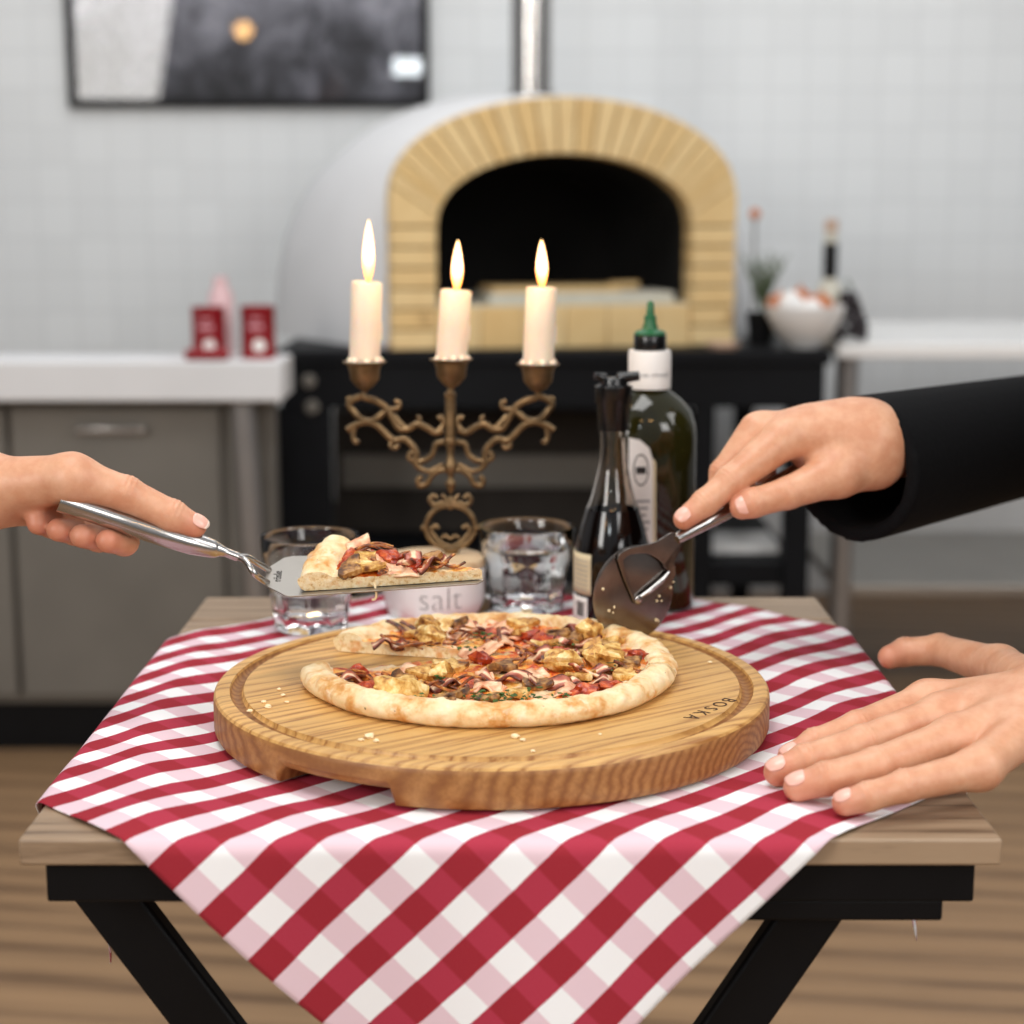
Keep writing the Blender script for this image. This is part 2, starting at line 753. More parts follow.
# ------------------------------------------------------------------ implicit surfaces (for bodies and hands)
def smin(a, b, k):
    h = np.clip(.5 + .5 * (b - a) / k, 0, 1)
    return b * (1 - h) + a * h - k * h * (1 - h)


def cone(p, a, b, ra, rb, sq=None):
    a, b = np.array(a, dtype=np.float32), np.array(b, dtype=np.float32)
    ab = b - a
    t = np.clip(((p - a) @ ab) / (ab @ ab), 0, 1)
    d = np.linalg.norm(p - a - t[:, None] * ab, axis=1)
    return d - (ra + (rb - ra) * t)


def ellip(p, c, r, R=None):
    q = p - np.array(c, dtype=np.float32)
    if R is not None:
        q = q @ np.array(R, dtype=np.float32)
    r = np.array(r, dtype=np.float32)
    k0 = np.linalg.norm(q / r, axis=1)
    k1 = np.linalg.norm(q / (r * r), axis=1) + 1e-9
    return k0 * (k0 - 1) / k1


def surface_nets(fn, lo, hi, h):
    lo, hi = np.array(lo, dtype=np.float32), np.array(hi, dtype=np.float32)
    n = np.ceil((hi - lo) / h).astype(int) + 1
    ax = [lo[i] + h * np.arange(n[i], dtype=np.float32) for i in range(3)]
    D = np.empty(n, dtype=np.float32)
    yy, zz = np.meshgrid(ax[1], ax[2], indexing='ij')
    st = max(1, int(200000 / (n[1] * n[2])))
    for i in range(0, n[0], st):
        xs = ax[0][i:i + st]
        p = np.stack([np.repeat(xs, yy.size), np.tile(yy.ravel(), len(xs)), np.tile(zz.ravel(), len(xs))], 1)
        D[i:i + st] = fn(p).reshape(len(xs), n[1], n[2])
    s = D < 0
    c = [s[dx:n[0] - 1 + dx, dy:n[1] - 1 + dy, dz:n[2] - 1 + dz] for dx in (0, 1) for dy in (0, 1) for dz in (0, 1)]
    cnt = sum(x.astype(np.int8) for x in c)
    act = (cnt > 0) & (cnt < 8)
    ii, jj, kk = np.nonzero(act)
    idx = -np.ones(act.shape, dtype=np.int64)
    idx[ii, jj, kk] = np.arange(len(ii))
    pos = np.zeros((len(ii), 3))
    w = np.zeros(len(ii))
    cor = [(dx, dy, dz) for dx in (0, 1) for dy in (0, 1) for dz in (0, 1)]
    for a in range(8):
        for b in range(a + 1, 8):
            if sum(abs(cor[a][q] - cor[b][q]) for q in range(3)) != 1:
                continue
            va = D[ii + cor[a][0], jj + cor[a][1], kk + cor[a][2]]
            vb = D[ii + cor[b][0], jj + cor[b][1], kk + cor[b][2]]
            m = (va < 0) != (vb < 0)
            t = np.where(m, va / np.where(m, va - vb, 1), 0)
            for q in range(3):
                pos[:, q] += np.where(m, cor[a][q] + t * (cor[b][q] - cor[a][q]), 0)
            w += m
    pos = pos / w[:, None] + np.stack([ii, jj, kk], 1)
    pos = pos * h + lo
    faces = []
    for axis in range(3):
        o1, o2 = [(1, 2), (2, 0), (0, 1)][axis]
        a = [slice(1, n[q] - 1) for q in range(3)]
        a[axis] = slice(0, n[axis] - 1)
        b = list(a)
        b[axis] = slice(1, n[axis])
        sa, sb = s[tuple(a)], s[tuple(b)]
        e = np.argwhere(sa != sb)
        if not len(e):
            continue
        off = np.array([1, 1, 1])
        off[axis] = 0
        e0 = e + off
        flip = sa[tuple(e.T)]

        def cell(d1, d2):
            c_ = e0.copy()
            c_[:, o1] -= d1
            c_[:, o2] -= d2
            return idx[tuple(c_.T)]
        q = np.stack([cell(1, 1), cell(0, 1), cell(0, 0), cell(1, 0)], 1)
        q[~flip] = q[~flip][:, ::-1]
        faces.append(q)
    return pos, np.concatenate(faces)


def mesh_from(pos, faces, name='m'):
    me = bpy.data.meshes.new(name)
    me.vertices.add(len(pos))
    me.vertices.foreach_set('co', pos.astype(np.float32).ravel())
    me.loops.add(len(faces) * 4)
    me.loops.foreach_set('vertex_index', faces.astype(np.int32).ravel())
    me.polygons.add(len(faces))
    me.polygons.foreach_set('loop_start', np.arange(len(faces), dtype=np.int32) * 4)
    me.update(calc_edges=True)
    me.validate()
    return me
# ================================================================== THE ROOM
WALL_Y = 4.80
TZ = .72              # table top
CZ = TZ + .0012       # top of the cloth
BZ = .7515            # top of the board

structure(make('floor', MB().boxx(-3.2, 3.2, -2.5, WALL_Y, -.05, 0), 'floor', smooth=False))
structure(make('wall_back', MB().boxx(-3.2, 3.2, WALL_Y, WALL_Y + .1, 0, 3.0), 'tile', smooth=False))

# framed print on the wall
a, b = P(60, -90, WALL_Y - .03), P(429, 107, WALL_Y - .03)
t = empty('framed_picture', (a.x / 2 + b.x / 2, WALL_Y, b.z), 'large black framed monochrome photograph hanging on the white tiled wall', 'picture')
mb = MB()
fw = .02
mb.boxx(a.x, b.x, WALL_Y - .03, WALL_Y, b.z, b.z + fw)
mb.boxx(a.x, b.x, WALL_Y - .03, WALL_Y, a.z - fw, a.z)
mb.boxx(a.x, a.x + fw, WALL_Y - .03, WALL_Y, b.z + fw, a.z - fw)
mb.boxx(b.x - fw, b.x, WALL_Y - .03, WALL_Y, b.z + fw, a.z - fw)
make('frame', mb, 'black_metal', t, smooth=False)
make('print', MB().boxx(a.x + fw, b.x - fw, WALL_Y - .018, WALL_Y - .002, b.z + fw, a.z - fw), 'print', t, smooth=False)

# ------------------------------------------------------------------ oven stand
OY = 3.60
zt = P(560, 348, OY).z
zb = P(560, 405, OY).z
x0, x1 = P(276, 380, OY - .05).x, P(830, 380, OY - .05).x
st = empty('oven_stand', ((x0 + x1) / 2, OY + .4, 0), 'black steel stand with lower shelf carrying the pizza oven', 'stand')
mb = MB().boxx(x0, x1, OY - .06, OY + 1.0, zt - .03, zt)
make('top_panel', mb, 'black_stand', st, bevel=.004)
make('apron', MB().boxx(x0 + .01, x1 - .01, OY - .05, OY - .01, zb, zt - .03), 'black_stand', st, bevel=.003)
for q, (pa, pb) in enumerate(((277, 331), (694, 714), (786, 812))):
    xa, xb = P(pa, 450, OY - .04).x, P(pb, 450, OY - .04).x
    w = xb - xa
    make('leg', MB().boxx(xa, xb, OY - .048, OY + .0, 0, zb), 'black_stand', st, bevel=.003)
for xa in (x0 + .02, x1 - .07):
    make('leg', MB().boxx(xa, xa + .05, OY + .9, OY + .95, 0, zt - .03), 'black_stand', st, bevel=.003)
zs = P(400, 560, OY).z
make('lower_shelf', MB().boxx(x0 + .03, x1 - .05, OY - .03, OY + .88, zs - .05, zs), 'black_stand', st, bevel=.003)
for q, px in enumerate((309, 312)):
    c = P(px, 381 if q == 0 else 407, OY - .055)
    make('bolt', MB().tube([c + V((0, .006, 0)), c + V((0, -.004, 0)), c + V((0, -.005, 0))], [.014, .014, .010], 16), 'steel_panel', st)

# boxes standing on the lower shelf
xa, xb = P(336, 500, OY + .35).x, P(690, 500, OY + .35).x
fr = empty('storage_cabinet', ((xa + xb) / 2, OY + .35, zs), 'dark brown cabinet standing under the pizza oven', 'cabinet')
zc = P(500, 412, OY + .30).z
make('cabinet_body', MB().boxx(xa, xb, OY + .32, OY + .7, zs, zc), 'dark_panel', fr, bevel=.004)
zm = P(500, 488, OY + .30).z
zn = P(500, 455, OY + .30).z
make('drawer_rail', MB().boxx(xa + .02, xb - .02, OY + .30, OY + .32, zm, zn), 'steel_panel', fr, bevel=.003)
a, b = P(702, 545, OY + .05), P(778, 582, OY + .05)
bx = empty('storage_box', ((a.x + b.x) / 2, OY + .12, zs), 'white plastic box on the lower shelf of the oven stand', 'box')
make('tub', MB().boxx(a.x + .008, b.x - .008, OY + .06, OY + .2, zs, a.z - .02), 'white_ceramic', bx, bevel=.008)
make('lid', MB().boxx(a.x, b.x, OY + .05, OY + .21, a.z - .02, a.z), 'white_ceramic', bx, bevel=.004)

# ------------------------------------------------------------------ oven
OA = math.radians(11)
F0 = P(566, 347, OY)
oven = empty('pizza_oven', (F0.x, OY, zt), 'white domed wood-fired pizza oven with a yellow firebrick arch', 'oven', rz=OA)


def opart(name, mb, mats, **kw):
    me = make(name, mb, mats, None, loc=(0, 0, 0), **kw)
    me.parent = oven
    return me


WO, HO, RO = .366, .305, .207      # outer half-width, springing height, rise
WI, HI, RI = .270, .220, .178
S0 = .090                          # sill height


def arc(w, hgt, rise, t):
    return V((w * math.cos(t), 0, hgt + rise * math.sin(t) ** .92 if math.sin(t) > 0 else hgt))


mb = MB()
D = .07
for sgn in (-1, 1):                # piers in courses
    nb = 6
    zz = 0
    hh = (HI + .03) / nb
    for k in range(nb):
        x_a, x_b = sorted((sgn * WI, sgn * WO))
        mb.boxx(x_a + .001, x_b - .001, 0, D, k * hh + .002, (k + 1) * hh - .002)
nbr = 25
for k in range(nbr):
    ta, tb = PI * (k + .05) / nbr, PI * (k + .95) / nbr
    lift = .03

    def oo(t):
        p = arc(WO, HO, RO, t)
        return p

    def inn(t):
        return arc(WI, HI + lift, RI - lift + .0, t)
    q = [inn(ta), oo(ta), oo(tb), inn(tb)]
    if k == 0:
        q = [V((WI, 0, HI + lift + .002)), V((WO, 0, HI + lift + .002)), V((WO, 0, HO)), oo(tb), inn(tb)]
    if k == nbr - 1:
        q = [inn(ta), oo(ta), V((-WO, 0, HO)), V((-WO, 0, HI + lift + .002)), V((-WI, 0, HI + lift + .002))]
    mb.prism(q, (0, D, 0))
opart('brick_arch', mb, 'brick', bevel=.002)
mb = MB()
n = 40
for k in range(n):
    ta, tb = PI * k / n, PI * (k + 1) / n
    e = .004
    q = [arc(WI + e, HI + .03, RI - .03 + e, ta), arc(WO - e, HO, RO - e, ta), arc(WO - e, HO, RO - e, tb), arc(WI + e, HI + .03, RI - .03 + e, tb)]
    q = [p + V((0, .010, 0)) for p in q]
    mb.prism(q, (0, D - .014, 0))
for sgn in (-1, 1):
    x_a, x_b = sorted((sgn * (WI + .004), sgn * (WO - .004)))
    mb.boxx(x_a, x_b, .010, D - .006, 0, HO)
opart('mortar', mb, 'mortar', smooth=False)
mb = MB()
for k in range(6):
    w = (2 * WI) / 6
    mb.boxx(-WI + k * w + .001, -WI + (k + 1) * w - .001, .005, D, 0, S0 - .003)
opart('brick_sill', mb, 'brick', bevel=.002)
# plastered dome
secs = [(.05, .350, .495), (.10, .41, .51), (.24, .47, .53), (.46, .56, .545), (.68, .56, .53), (.86, .42, .45), (.95, .27, .32), (.985, .10, .13)]
mb = MB()
m_ = 33
vs = []
for (y, w, h_) in secs:
    for j in range(m_):
        t_ = PI * j / (m_ - 1)
        c_, s_ = math.cos(t_), math.sin(t_)
        vs.append((math.copysign(abs(c_) ** .85, c_) * w, y, s_ ** .8 * h_ if s_ > 1e-6 else 0))
fs = []
for i in range(len(secs) - 1):
    for j in range(m_ - 1):
        fs.append((i * m_ + j, i * m_ + j + 1, (i + 1) * m_ + j + 1, (i + 1) * m_ + j))
fs.append(tuple((len(secs) - 1) * m_ + j for j in range(m_)))
mb.add(vs, fs)
o = opart('dome', mb, 'plaster', angle=180)
# inner vault, sooty
mb = MB()
vs = []
ys = [D - .012, .25, .42, .55]
sc = [1.0, 1.08, 1.04, .85]
for y, k_ in zip(ys, sc):
    for j in range(25):
        t_ = PI * j / 24
        p = arc((WI + .003) * k_, HI + .03, (RI - .027) * k_, t_)
        vs.append((p.x, y, p.z))
    vs.append((-(WI + .003) * k_, y, .03))
    vs.append(((WI + .003) * k_, y, .03))
m_ = 27
fs = []
for i in range(3):
    for j in range(m_):
        k = (j + 1) % m_
        fs.append((i * m_ + j, (i + 1) * m_ + j, (i + 1) * m_ + k, i * m_ + k))
fs.append(tuple(3 * m_ + j for j in range(m_)))
mb.add(vs, fs)
opart('inner_vault', mb, 'soot', smooth=False)
mb = MB().boxx(-WI, WI, .012, .60, S0 - .06, S0)
opart('hearth_slab', mb, 'stone_pale', smooth=False)
# items inside the mouth of the oven
def loc_in_oven(x, y, z):
    c, s = math.cos(OA), math.sin(OA)
    return V((F0.x + x * c - y * s, OY + x * s + y * c, zt + z))


def rbox(name, c, s, mats, rz, label, cat, group=None, bevel=.003):
    o = make(name, MB().box((0, 0, s[2] / 2), s), mats, None, loc=(0, 0, 0), bevel=bevel)
    o.location = c
    o.rotation_euler = (0, 0, rz)
    tag(o, label, cat, group)
    return o


rbox('baking_stone', loc_in_oven(.045, .12, S0), (.40, .16, .022), 'stone_pale', OA, 'pale stone slab lying in the mouth of the oven', 'slab')
mb = MB().boxx(-.14, .14, -.07, .07, 0, .012)
mb.tube([(.13, 0, .008), (.2, .0, .010)], .010, 10)
o = make('pizza_peel', mb, 'bread_wood', None, loc=(0, 0, 0), bevel=.003)
o.location = loc_in_oven(-.01, .12, S0 + .0225)
o.rotation_euler = (0, 0, OA + .05)
tag(o, 'small wooden pizza peel lying on the stone slab inside the oven', 'peel')
# chimney
cy = OY + .30
ct = P(531.5, 96, cy)
mb = MB().lathe([(.0445, ct.z - .06), (.0445, 3.0), (.041, 3.0), (.041, ct.z - .06)], (ct.x, cy, 0), 40)
ch = make('chimney_pipe', mb, 'steel', None)
tag(ch, 'shiny steel flue pipe rising from the top of the white oven', 'pipe')
c2 = make('collar', MB().lathe([(.050, ct.z - .012), (.056, ct.z - .008), (.056, ct.z + .006), (.0455, ct.z + .010)], (ct.x, cy, 0), 40), 'steel', ch)

# ------------------------------------------------------------------ left counter
LY = 3.25
ztop = P(230, 361, LY).z
zbot = P(230, 402, LY).z
xr = P(282, 380, LY).x
o = make('worktop', MB().boxx(-2.4, xr, LY, LY + .16, zbot, ztop), 'plaster', None, bevel=.006)
tag(o, 'pale grey stone worktop holding the red cans, left of the oven', 'worktop')
cab = empty('steel_cabinet', (-1.4, LY + .4, 0), 'grey steel cabinet beneath the pale worktop on the left', 'cabinet')
xc = P(229, 480, LY + .12).x
xe = P(277, 480, LY + .12).x
make('cabinet_body', MB().boxx(-2.3, xe, LY + .11, LY + .155, .10, zbot - .001), 'steel_panel', cab, bevel=.004)
w = .42
for k in range(4):
    xb_ = xc - .01 - k * w
    d = make('door', MB().boxx(xb_ - w + .01, xb_, LY + .09, LY + .11, .12, zbot - .02), 'steel_panel', cab, bevel=.003)
    make('handle', MB().boxx(xb_ - w / 2 - .07, xb_ - w / 2 + .07, LY + .07, LY + .09, zbot - .07, zbot - .058), 'steel', d, bevel=.003)
make('plinth', MB().boxx(-2.3, xc, LY + .12, LY + .155, 0, .10), 'black_metal', cab, smooth=False)
tl, bl = P(243, 402, LY + .05), P(257, 612, LY + .05)
dirv = (bl - tl) / (tl.z - bl.z)
o = make('table_leg', MB().tube([tl + V((0, 0, -.001)), tl + dirv * tl.z], .024, 20), 'steel_leg', None)
tag(o, 'round grey steel leg under the end of the left worktop', 'leg')

# cans
def can(px0, px1, Y, pt, zb_, label, name='food_can', mat='red_can'):
    x_ = P((px0 + px1) / 2, pt, Y).x
    r = (P(px1, pt, Y).x - P(px0, pt, Y).x) / 2
    z1 = P(px0, pt, Y).z
    h = z1 - zb_
    e = empty(name, (x_, Y, zb_), label, 'can', 'red tomato cans on the left worktop')
    make('can_body', MB().lathe([(0, 0), (r * .96, 0), (r, .003), (r, .006), (r * .97, .009), (r * .97, h - .009), (r, h - .005), (r, h), (r * .94, h), (r * .93, h - .004), (0, h - .004)], (x_, Y, zb_), 32), mat, e)
    for zz, hh, ang, mt in ((.58, .08, .9, 'pink'), (.76, .04, .7, 'pink')):
        mb = MB()
        n = 14
        vs, fs = [], []
        for i in range(n + 1):
            a_ = -PI / 2 - ang / 2 + ang * i / n
            for dz in (0, 1):
                for rr in (r * .972, r * .985):
                    vs.append((x_ + rr * math.cos(a_), Y + rr * math.sin(a_), zb_ + h * zz + dz * h * hh))
        for i in range(n):
            b_ = i * 4
            fs += [(b_ + 1, b_ + 5, b_ + 7, b_ + 3), (b_ + 0, b_ + 2, b_ + 6, b_ + 4), (b_, b_ + 4, b_ + 5, b_ + 1), (b_ + 2, b_ + 3, b_ + 7, b_ + 6)]
        mb.add(vs, fs)
        make('printed_band', mb, mt, e)
    mb = MB()
    cpos = V((x_ + r * .18, Y - r * .965, zb_ + h * .27))
    mb.tube([cpos + V((0, .004, 0)), cpos + V((0, -.002, 0))], [h * .12] * 2, 20)
    make('round_emblem', mb, 'white', e)
    return e


CY = LY + .06
can(191, 225, CY, 307, ztop, 'left red tomato can with white round emblem on the worktop')
can(240, 275, CY, 306, ztop, 'red tomato can nearest the oven on the left worktop')
a = P(206, 350, CY - .05)
o = make('folded_cloth', MB().boxx(P(184, 350, CY - .05).x, P(229, 350, CY - .05).x, CY - .057, CY - .040, ztop, ztop + .022), 'red_can', None, bevel=.009)
tag(o, 'small red folded cloth in front of the left can', 'cloth')
a = P(221, 300, CY + .075)
jb = MB().lathe([(0, 0), (.022, 0), (.024, .01), (.024, .105), (.014, .12), (.014, .135), (0, .137)], (a.x, CY + .075, ztop), 24)
hh = P(221, 276, CY + .075).z - ztop
jb.v = [(x, y, ztop + (z - ztop) * hh / .137) for x, y, z in jb.v]
o = make('jar', jb, 'pale_pink', None)
tag(o, 'tall pale pink jar standing behind the two red cans', 'jar')

# ------------------------------------------------------------------ right counter and things beside the oven
RY = OY + .05
xa = P(826, 355, RY).x + .02
ztr = P(840, 343, RY).z
tb = empty('steel_table', (xa + .6, RY + .4, 0), 'steel kitchen table at the right of the oven stand', 'table')
make('tabletop', MB().boxx(xa, xa + 1.4, RY - .03, RY + .7, ztr - .03, ztr), 'white_ceramic', tb, bevel=.004)
for x_ in (xa + .03, xa + 1.35):
    for y_ in (RY + .02, RY + .65):
        make('leg', MB().tube([(x_, y_, 0), (x_, y_, ztr - .03)], .025, 16), 'steel_leg', tb)
make('lower_shelf', MB().boxx(xa + .03, xa + 1.35, RY + .02, RY + .65, .25, .275), 'steel_soft', tb, bevel=.003)

# bowl with fruit
BY = OY + .02
xc, zc0 = P(804, 348, BY).x, zt
r = (P(844, 320, BY).x - P(765, 320, BY).x) / 2
h = P(804, 306, BY).z - zt
o = make('serving_bowl', MB().lathe([(0, .004), (r * .38, 0), (r * .42, .006), (r * .75, h * .38), (r * .96, h * .78), (r, h), (r * .97, h + .001), (r * .9, h * .78), (r * .68, h * .42), (r * .3, .02), (0, .018)], (xc, BY, zt), 40), 'white_ceramic', None)
tag(o, 'large white ceramic bowl of fruit and eggs beside the oven', 'bowl')
for k, (dx, dy, dz, mt, lb, ct_, nm) in enumerate([
        (-.035, -.03, .015, 'egg', 'white egg at the front left of the bowl', 'egg', 'egg'),
        (.005, -.045, .0, 'egg', 'white egg at the front middle of the bowl', 'egg', 'egg'),
        (-.05, .03, .01, 'orange', 'orange onion at the left of the white bowl', 'onion', 'onion'),
        (.035, .02, .01, 'orange', 'orange onion at the right of the white bowl', 'onion', 'onion'),
        (-.005, .045, .02, 'orange', 'orange onion at the back of the white bowl', 'onion', 'onion')]):
    rr = .028 if mt == 'orange' else .026
    mb = MB().ball((xc + dx, BY + dy, zt + h - .012 + dz), (rr, rr, rr * (.95 if mt == 'orange' else 1.15)), n=16)
    if nm == 'onion':
        mb.tube([(xc + dx, BY + dy, zt + h - .012 + dz + rr * .9), (xc + dx + .004, BY + dy, zt + h - .012 + dz + rr * 1.25)], [.005, .001], 8)
    o = make(nm, mb, mt, None)
    tag(o, lb, ct_, 'eggs in the bowl' if nm == 'egg' else 'onions in the bowl')
# potted herb
px_ = P(761, 330, OY + .10)
pt = empty('potted_herb', (px_.x, OY + .1, zt), 'green herb growing in a black pot right of the oven', 'plant')
ph = P(758, 312, OY + .1).z - zt
make('pot', MB().lathe([(0, 0), (.026, 0), (.033, ph), (.030, ph), (.028, ph - .006), (0, ph - .006)], (px_.x, OY + .1, zt), 24), 'pot', pt)
mb = MB()
rnd = random.Random(3)
for k in range(34):
    a_ = rnd.uniform(0, 2 * PI)
    l_ = rnd.uniform(.08, .145)
    sp = rnd.uniform(.1, .45)
    base = V((px_.x, OY + .1, zt + ph - .006))
    path = [base + V((math.cos(a_) * sp * l_ * t_ ** 1.3, math.sin(a_) * sp * l_ * t_ ** 1.3, l_ * t_)) for t_ in (0, .35, .7, 1)]
    mb.tube(path, [.0012, .001, .001, .0004], 5)
    for q in range(7):
        t_ = .3 + .1 * q
        p = base + V((math.cos(a_) * sp * l_ * t_ ** 1.3, math.sin(a_) * sp * l_ * t_ ** 1.3, l_ * t_))
        d = V((rnd.uniform(-1, 1), rnd.uniform(-1, 1), .5)).normalized() * .013
        mb.tube([p, p + d * .5, p + d], [.0006, .003, .0004], 5, flat=.3)
make('foliage', mb, 'leaf', pt)
# thermometer probe with orange knob
p0 = P(755, 214, OY + .27)
pr = empty('skewer', (p0.x, OY + .27, zt), 'thin upright skewer with an orange knob behind the herb pot', 'skewer')
make('rod', MB().tube([(p0.x, OY + .27, zt + .001), (p0.x, OY + .27, p0.z - .01)], .0035, 8), 'steel_leg', pr)
make('foot', MB().lathe([(0, 0), (.016, 0), (.014, .006), (0, .008)], (p0.x, OY + .27, zt), 16), 'steel_leg', pr)
make('knob', MB().ball((p0.x, OY + .27, p0.z), .0125, n=14), 'orange', pr)
# bottle behind bowl
b0 = P(829, 300, OY + .14)
z1, z2, z3 = P(829, 222, OY + .14).z, P(829, 278, OY + .14).z, P(829, 243, OY + .14).z
bt = empty('bottle', (b0.x, OY + .14, zt), 'pale glass bottle with a black neck wrapper behind the white bowl', 'bottle')
make('glass_body', MB().lathe([(0, 0), (.034, 0), (.036, .008), (.036, (z2 - zt) * .62), (.026, (z2 - zt) * .85), (.014, z2 - zt), (.013, z1 - zt - .02), (0, z1 - zt - .02)], (b0.x, OY + .14, zt), 28), 'stone_pale', bt)
make('neck_wrapper', MB().lathe([(.014, z2 - zt), (.0155, z2 - zt), (.0155, z3 - zt), (.014, z3 - zt)], (b0.x, OY + .14, zt), 24), 'black_plastic', bt)
make('cork', MB().lathe([(.012, z1 - zt - .02), (.014, z1 - zt - .018), (.014, z1 - zt + .004), (0, z1 - zt + .006)], (b0.x, OY + .14, zt), 20), 'beige', bt)
# grapes on the right counter
gc = P(848, 318, RY + .05)
gr = empty('grape_bunch', (gc.x, RY + .05, ztr), 'bunch of dark grapes on the white tabletop beside the bottle', 'grapes')
rnd = random.Random(5)
mb = MB()
for k in range(46):
    a_ = rnd.uniform(0, 2 * PI)
    hgt = rnd.uniform(.012, .095)
    rr = (.048 * (1 - (hgt / .12))) * math.sqrt(rnd.uniform(.2, 1))
    mb.ball((gc.x + rr * math.cos(a_), RY + .05 + rr * math.sin(a_), ztr + hgt), .0125, n=10)
make('berries', mb, 'grape', gr)
make('stalk', MB().tube([(gc.x, RY + .05, ztr + .09), (gc.x + .004, RY + .05, ztr + .115), (gc.x - .006, RY + .05, ztr + .13)], .0028, 8), 'leaf', gr)
# small clay dish by the oven's foot, and vents on the stand edge
a, b = P(704, 348, OY - .03), P(742, 348, OY - .03)
o = make('clay_dish', MB().lathe([(0, 0), (.030, 0), (.037, .012), (.035, .012), (.028, .004), (0, .004)], ((a.x + b.x) / 2, OY - .02, zt), 28), 'beige', None)
tag(o, 'small beige clay dish at the right front foot of the oven', 'dish')
a, b = P(384, 352, OY - .03), P(414, 352, OY - .03)
o = make('clay_dish', MB().lathe([(0, 0), (.024, 0), (.030, .010), (.028, .010), (.022, .004), (0, .004)], ((a.x + b.x) / 2, OY - .027, zt), 28), 'beige', None)
tag(o, 'small beige clay dish at the left front foot of the oven', 'dish')

# ================================================================== THE TABLE
X0, X1, Y0, Y1 = -.294, .292, .972, 1.618
tab = empty('folding_table', (0, (Y0 + Y1) / 2, 0), 'small wooden slat folding table on black crossed metal legs', 'table')
npl = 7
w = (Y1 - Y0) / npl
for k in range(npl):
    make('tabletop_slat', MB().boxx(X0, X1, Y0 + k * w + .002, Y0 + (k + 1) * w - .002, TZ - .017, TZ), 'table_wood', tab, bevel=.002)
mb = MB()
mb.boxx(X0 + .012, X1 - .012, Y0 + .014, Y0 + .034, TZ - .045, TZ - .017)
mb.boxx(X0 + .012, X1 - .012, Y1 - .034, Y1 - .014, TZ - .045, TZ - .017)
mb.boxx(X0 + .012, X0 + .032, Y0 + .034, Y1 - .034, TZ - .045, TZ - .017)
mb.boxx(X1 - .032, X1 - .012, Y0 + .034, Y1 - .034, TZ - .045, TZ - .017)
make('steel_frame', mb, 'black_metal', tab, bevel=.002)
lr0, lr1 = P(838, 883, Y0 + .03), P(740, 1024, Y0 + .03)
ll0, ll1 = P(130, 960, Y0 + .03), P(179, 1024, Y0 + .03)
for (Y_, s) in ((Y0 + .035, 1), (Y0 + .057, -1), (Y1 - .062, -1), (Y1 - .040, 1)):
    a_, b_ = (lr0, lr1) if s > 0 else (ll0, ll1)
    k_ = (b_.x - a_.x) / (b_.z - a_.z)
    pa = V((a_.x + k_ * (TZ - .03 - a_.z), Y_, TZ - .03))
    pb = V((a_.x + k_ * (.012 - a_.z), Y_, .012))
    d = (pb - pa).normalized()
    nx = V((d.z, 0, -d.x)) * .0185
    make('leg', MB().prism([pa - nx, pa + nx, pb + nx, pb - nx], (0, .016, 0)), 'black_metal', tab, bevel=.003)
make('hinge_plate', MB().boxx(.105, .262, Y0 + .016, Y0 + .030, TZ - .058, TZ - .044), 'black_metal', tab, bevel=.002)
make('stretcher', MB().boxx(-.262, .268, (Y0 + Y1) / 2 - .012, (Y0 + Y1) / 2 + .012, TZ - .075, TZ - .050), 'black_metal', tab, bevel=.003)
make('crossbar', MB().boxx(-.27, -.245, Y0 + .056, Y1 - .046, .0, .016), 'black_metal', tab, bevel=.002)
make('crossbar', MB().boxx(.245, .27, Y0 + .056, Y1 - .046, .0, .016), 'black_metal', tab, bevel=.002)

# ------------------------------------------------------------------ gingham cloth
CF = V((-.0215, .7590))         # front corner when laid flat
SU, SV = .681, .736
B_C = V((-.0145, 1.2114))
B_R = .2
e1, e2 = V((1, 1)).normalized(), V((-1, 1)).normalized()
N_ = 220
vs, uv = [], []
gu, gx = np.linspace(0, SU, N_ + 1), np.linspace(0, SV, N_ + 1)


def fold(s, R=.008):          # arc over the table edge: returns (outward, down)
    L = R * PI / 2
    if s <= 0:
        return s, 0
    if s < L:
        return R * math.sin(s / R), R * (1 - math.cos(s / R))
    return R, R + (s - L)


for i in range(N_ + 1):       # i along e2 -> u (from the right hem), j along e1 -> v (from the left hem)
    for j in range(N_ + 1):
        q = CF + e1 * gx[j] + e2 * gu[i]
        x, y = q.x, q.y
        ex, ey = 0, 0
        z = CZ
        # soft ripples of the laid cloth, calm under the board and the table things
        dB = max(0.0, (V((x, y)) - B_C).length - B_R - .004)
        calm = min(1, dB / .05)
        for (gx_, gy_, gr_) in ((-.178, 1.487, .05), (.012, 1.55, .05), (.09, 1.535, .05), (.14, 1.585, .05), (-.07, 1.50, .06), (-.05, 1.56, .05), (.25, 1.08, .06)):
            calm *= min(1, max(0, (math.hypot(x - gx_, y - gy_) - gr_) / .05))
        edge = min(1, max(0, min(x - X0, X1 - x, y - Y0, Y1 - y)) / .03)
        rip = (.0030 * (.5 + .5 * math.sin(x * 62 + 9 * y)) + .0022 * (.5 + .5 * noise.noise(V((x * 14, y * 10, 3)))) + .0012 * (.5 + .5 * math.sin(x * 24 - y * 50))) * calm
        z += rip * (.35 + .65 * edge)
        ox = fold(x - X1) if x > X1 else (fold(X0 - x) if x < X0 else (0, 0))
        oy = fold(Y0 - y) if y < Y0 else (fold(y - Y1) if y > Y1 else (0, 0))
        hang = ox[1] + oy[1]
        if x > X1:
            x = X1 + ox[0] + .006 * hang / .1 * (1 + math.sin(y * 30))
        elif x < X0:
            x = X0 - ox[0] - .006 * hang / .1 * (1 + math.sin(y * 30))
        if y < Y0:
            y = Y0 - oy[0] - hang * (.05 + .05 * math.sin(x * 30 + 1.0) + .03 * math.sin(x * 13))
        elif y > Y1:
            y = Y1 + oy[0] + .004 * hang / .1
        z -= hang
        vs.append((x, y, z))
        uv.append((gu[i], gx[j]))
fs = []
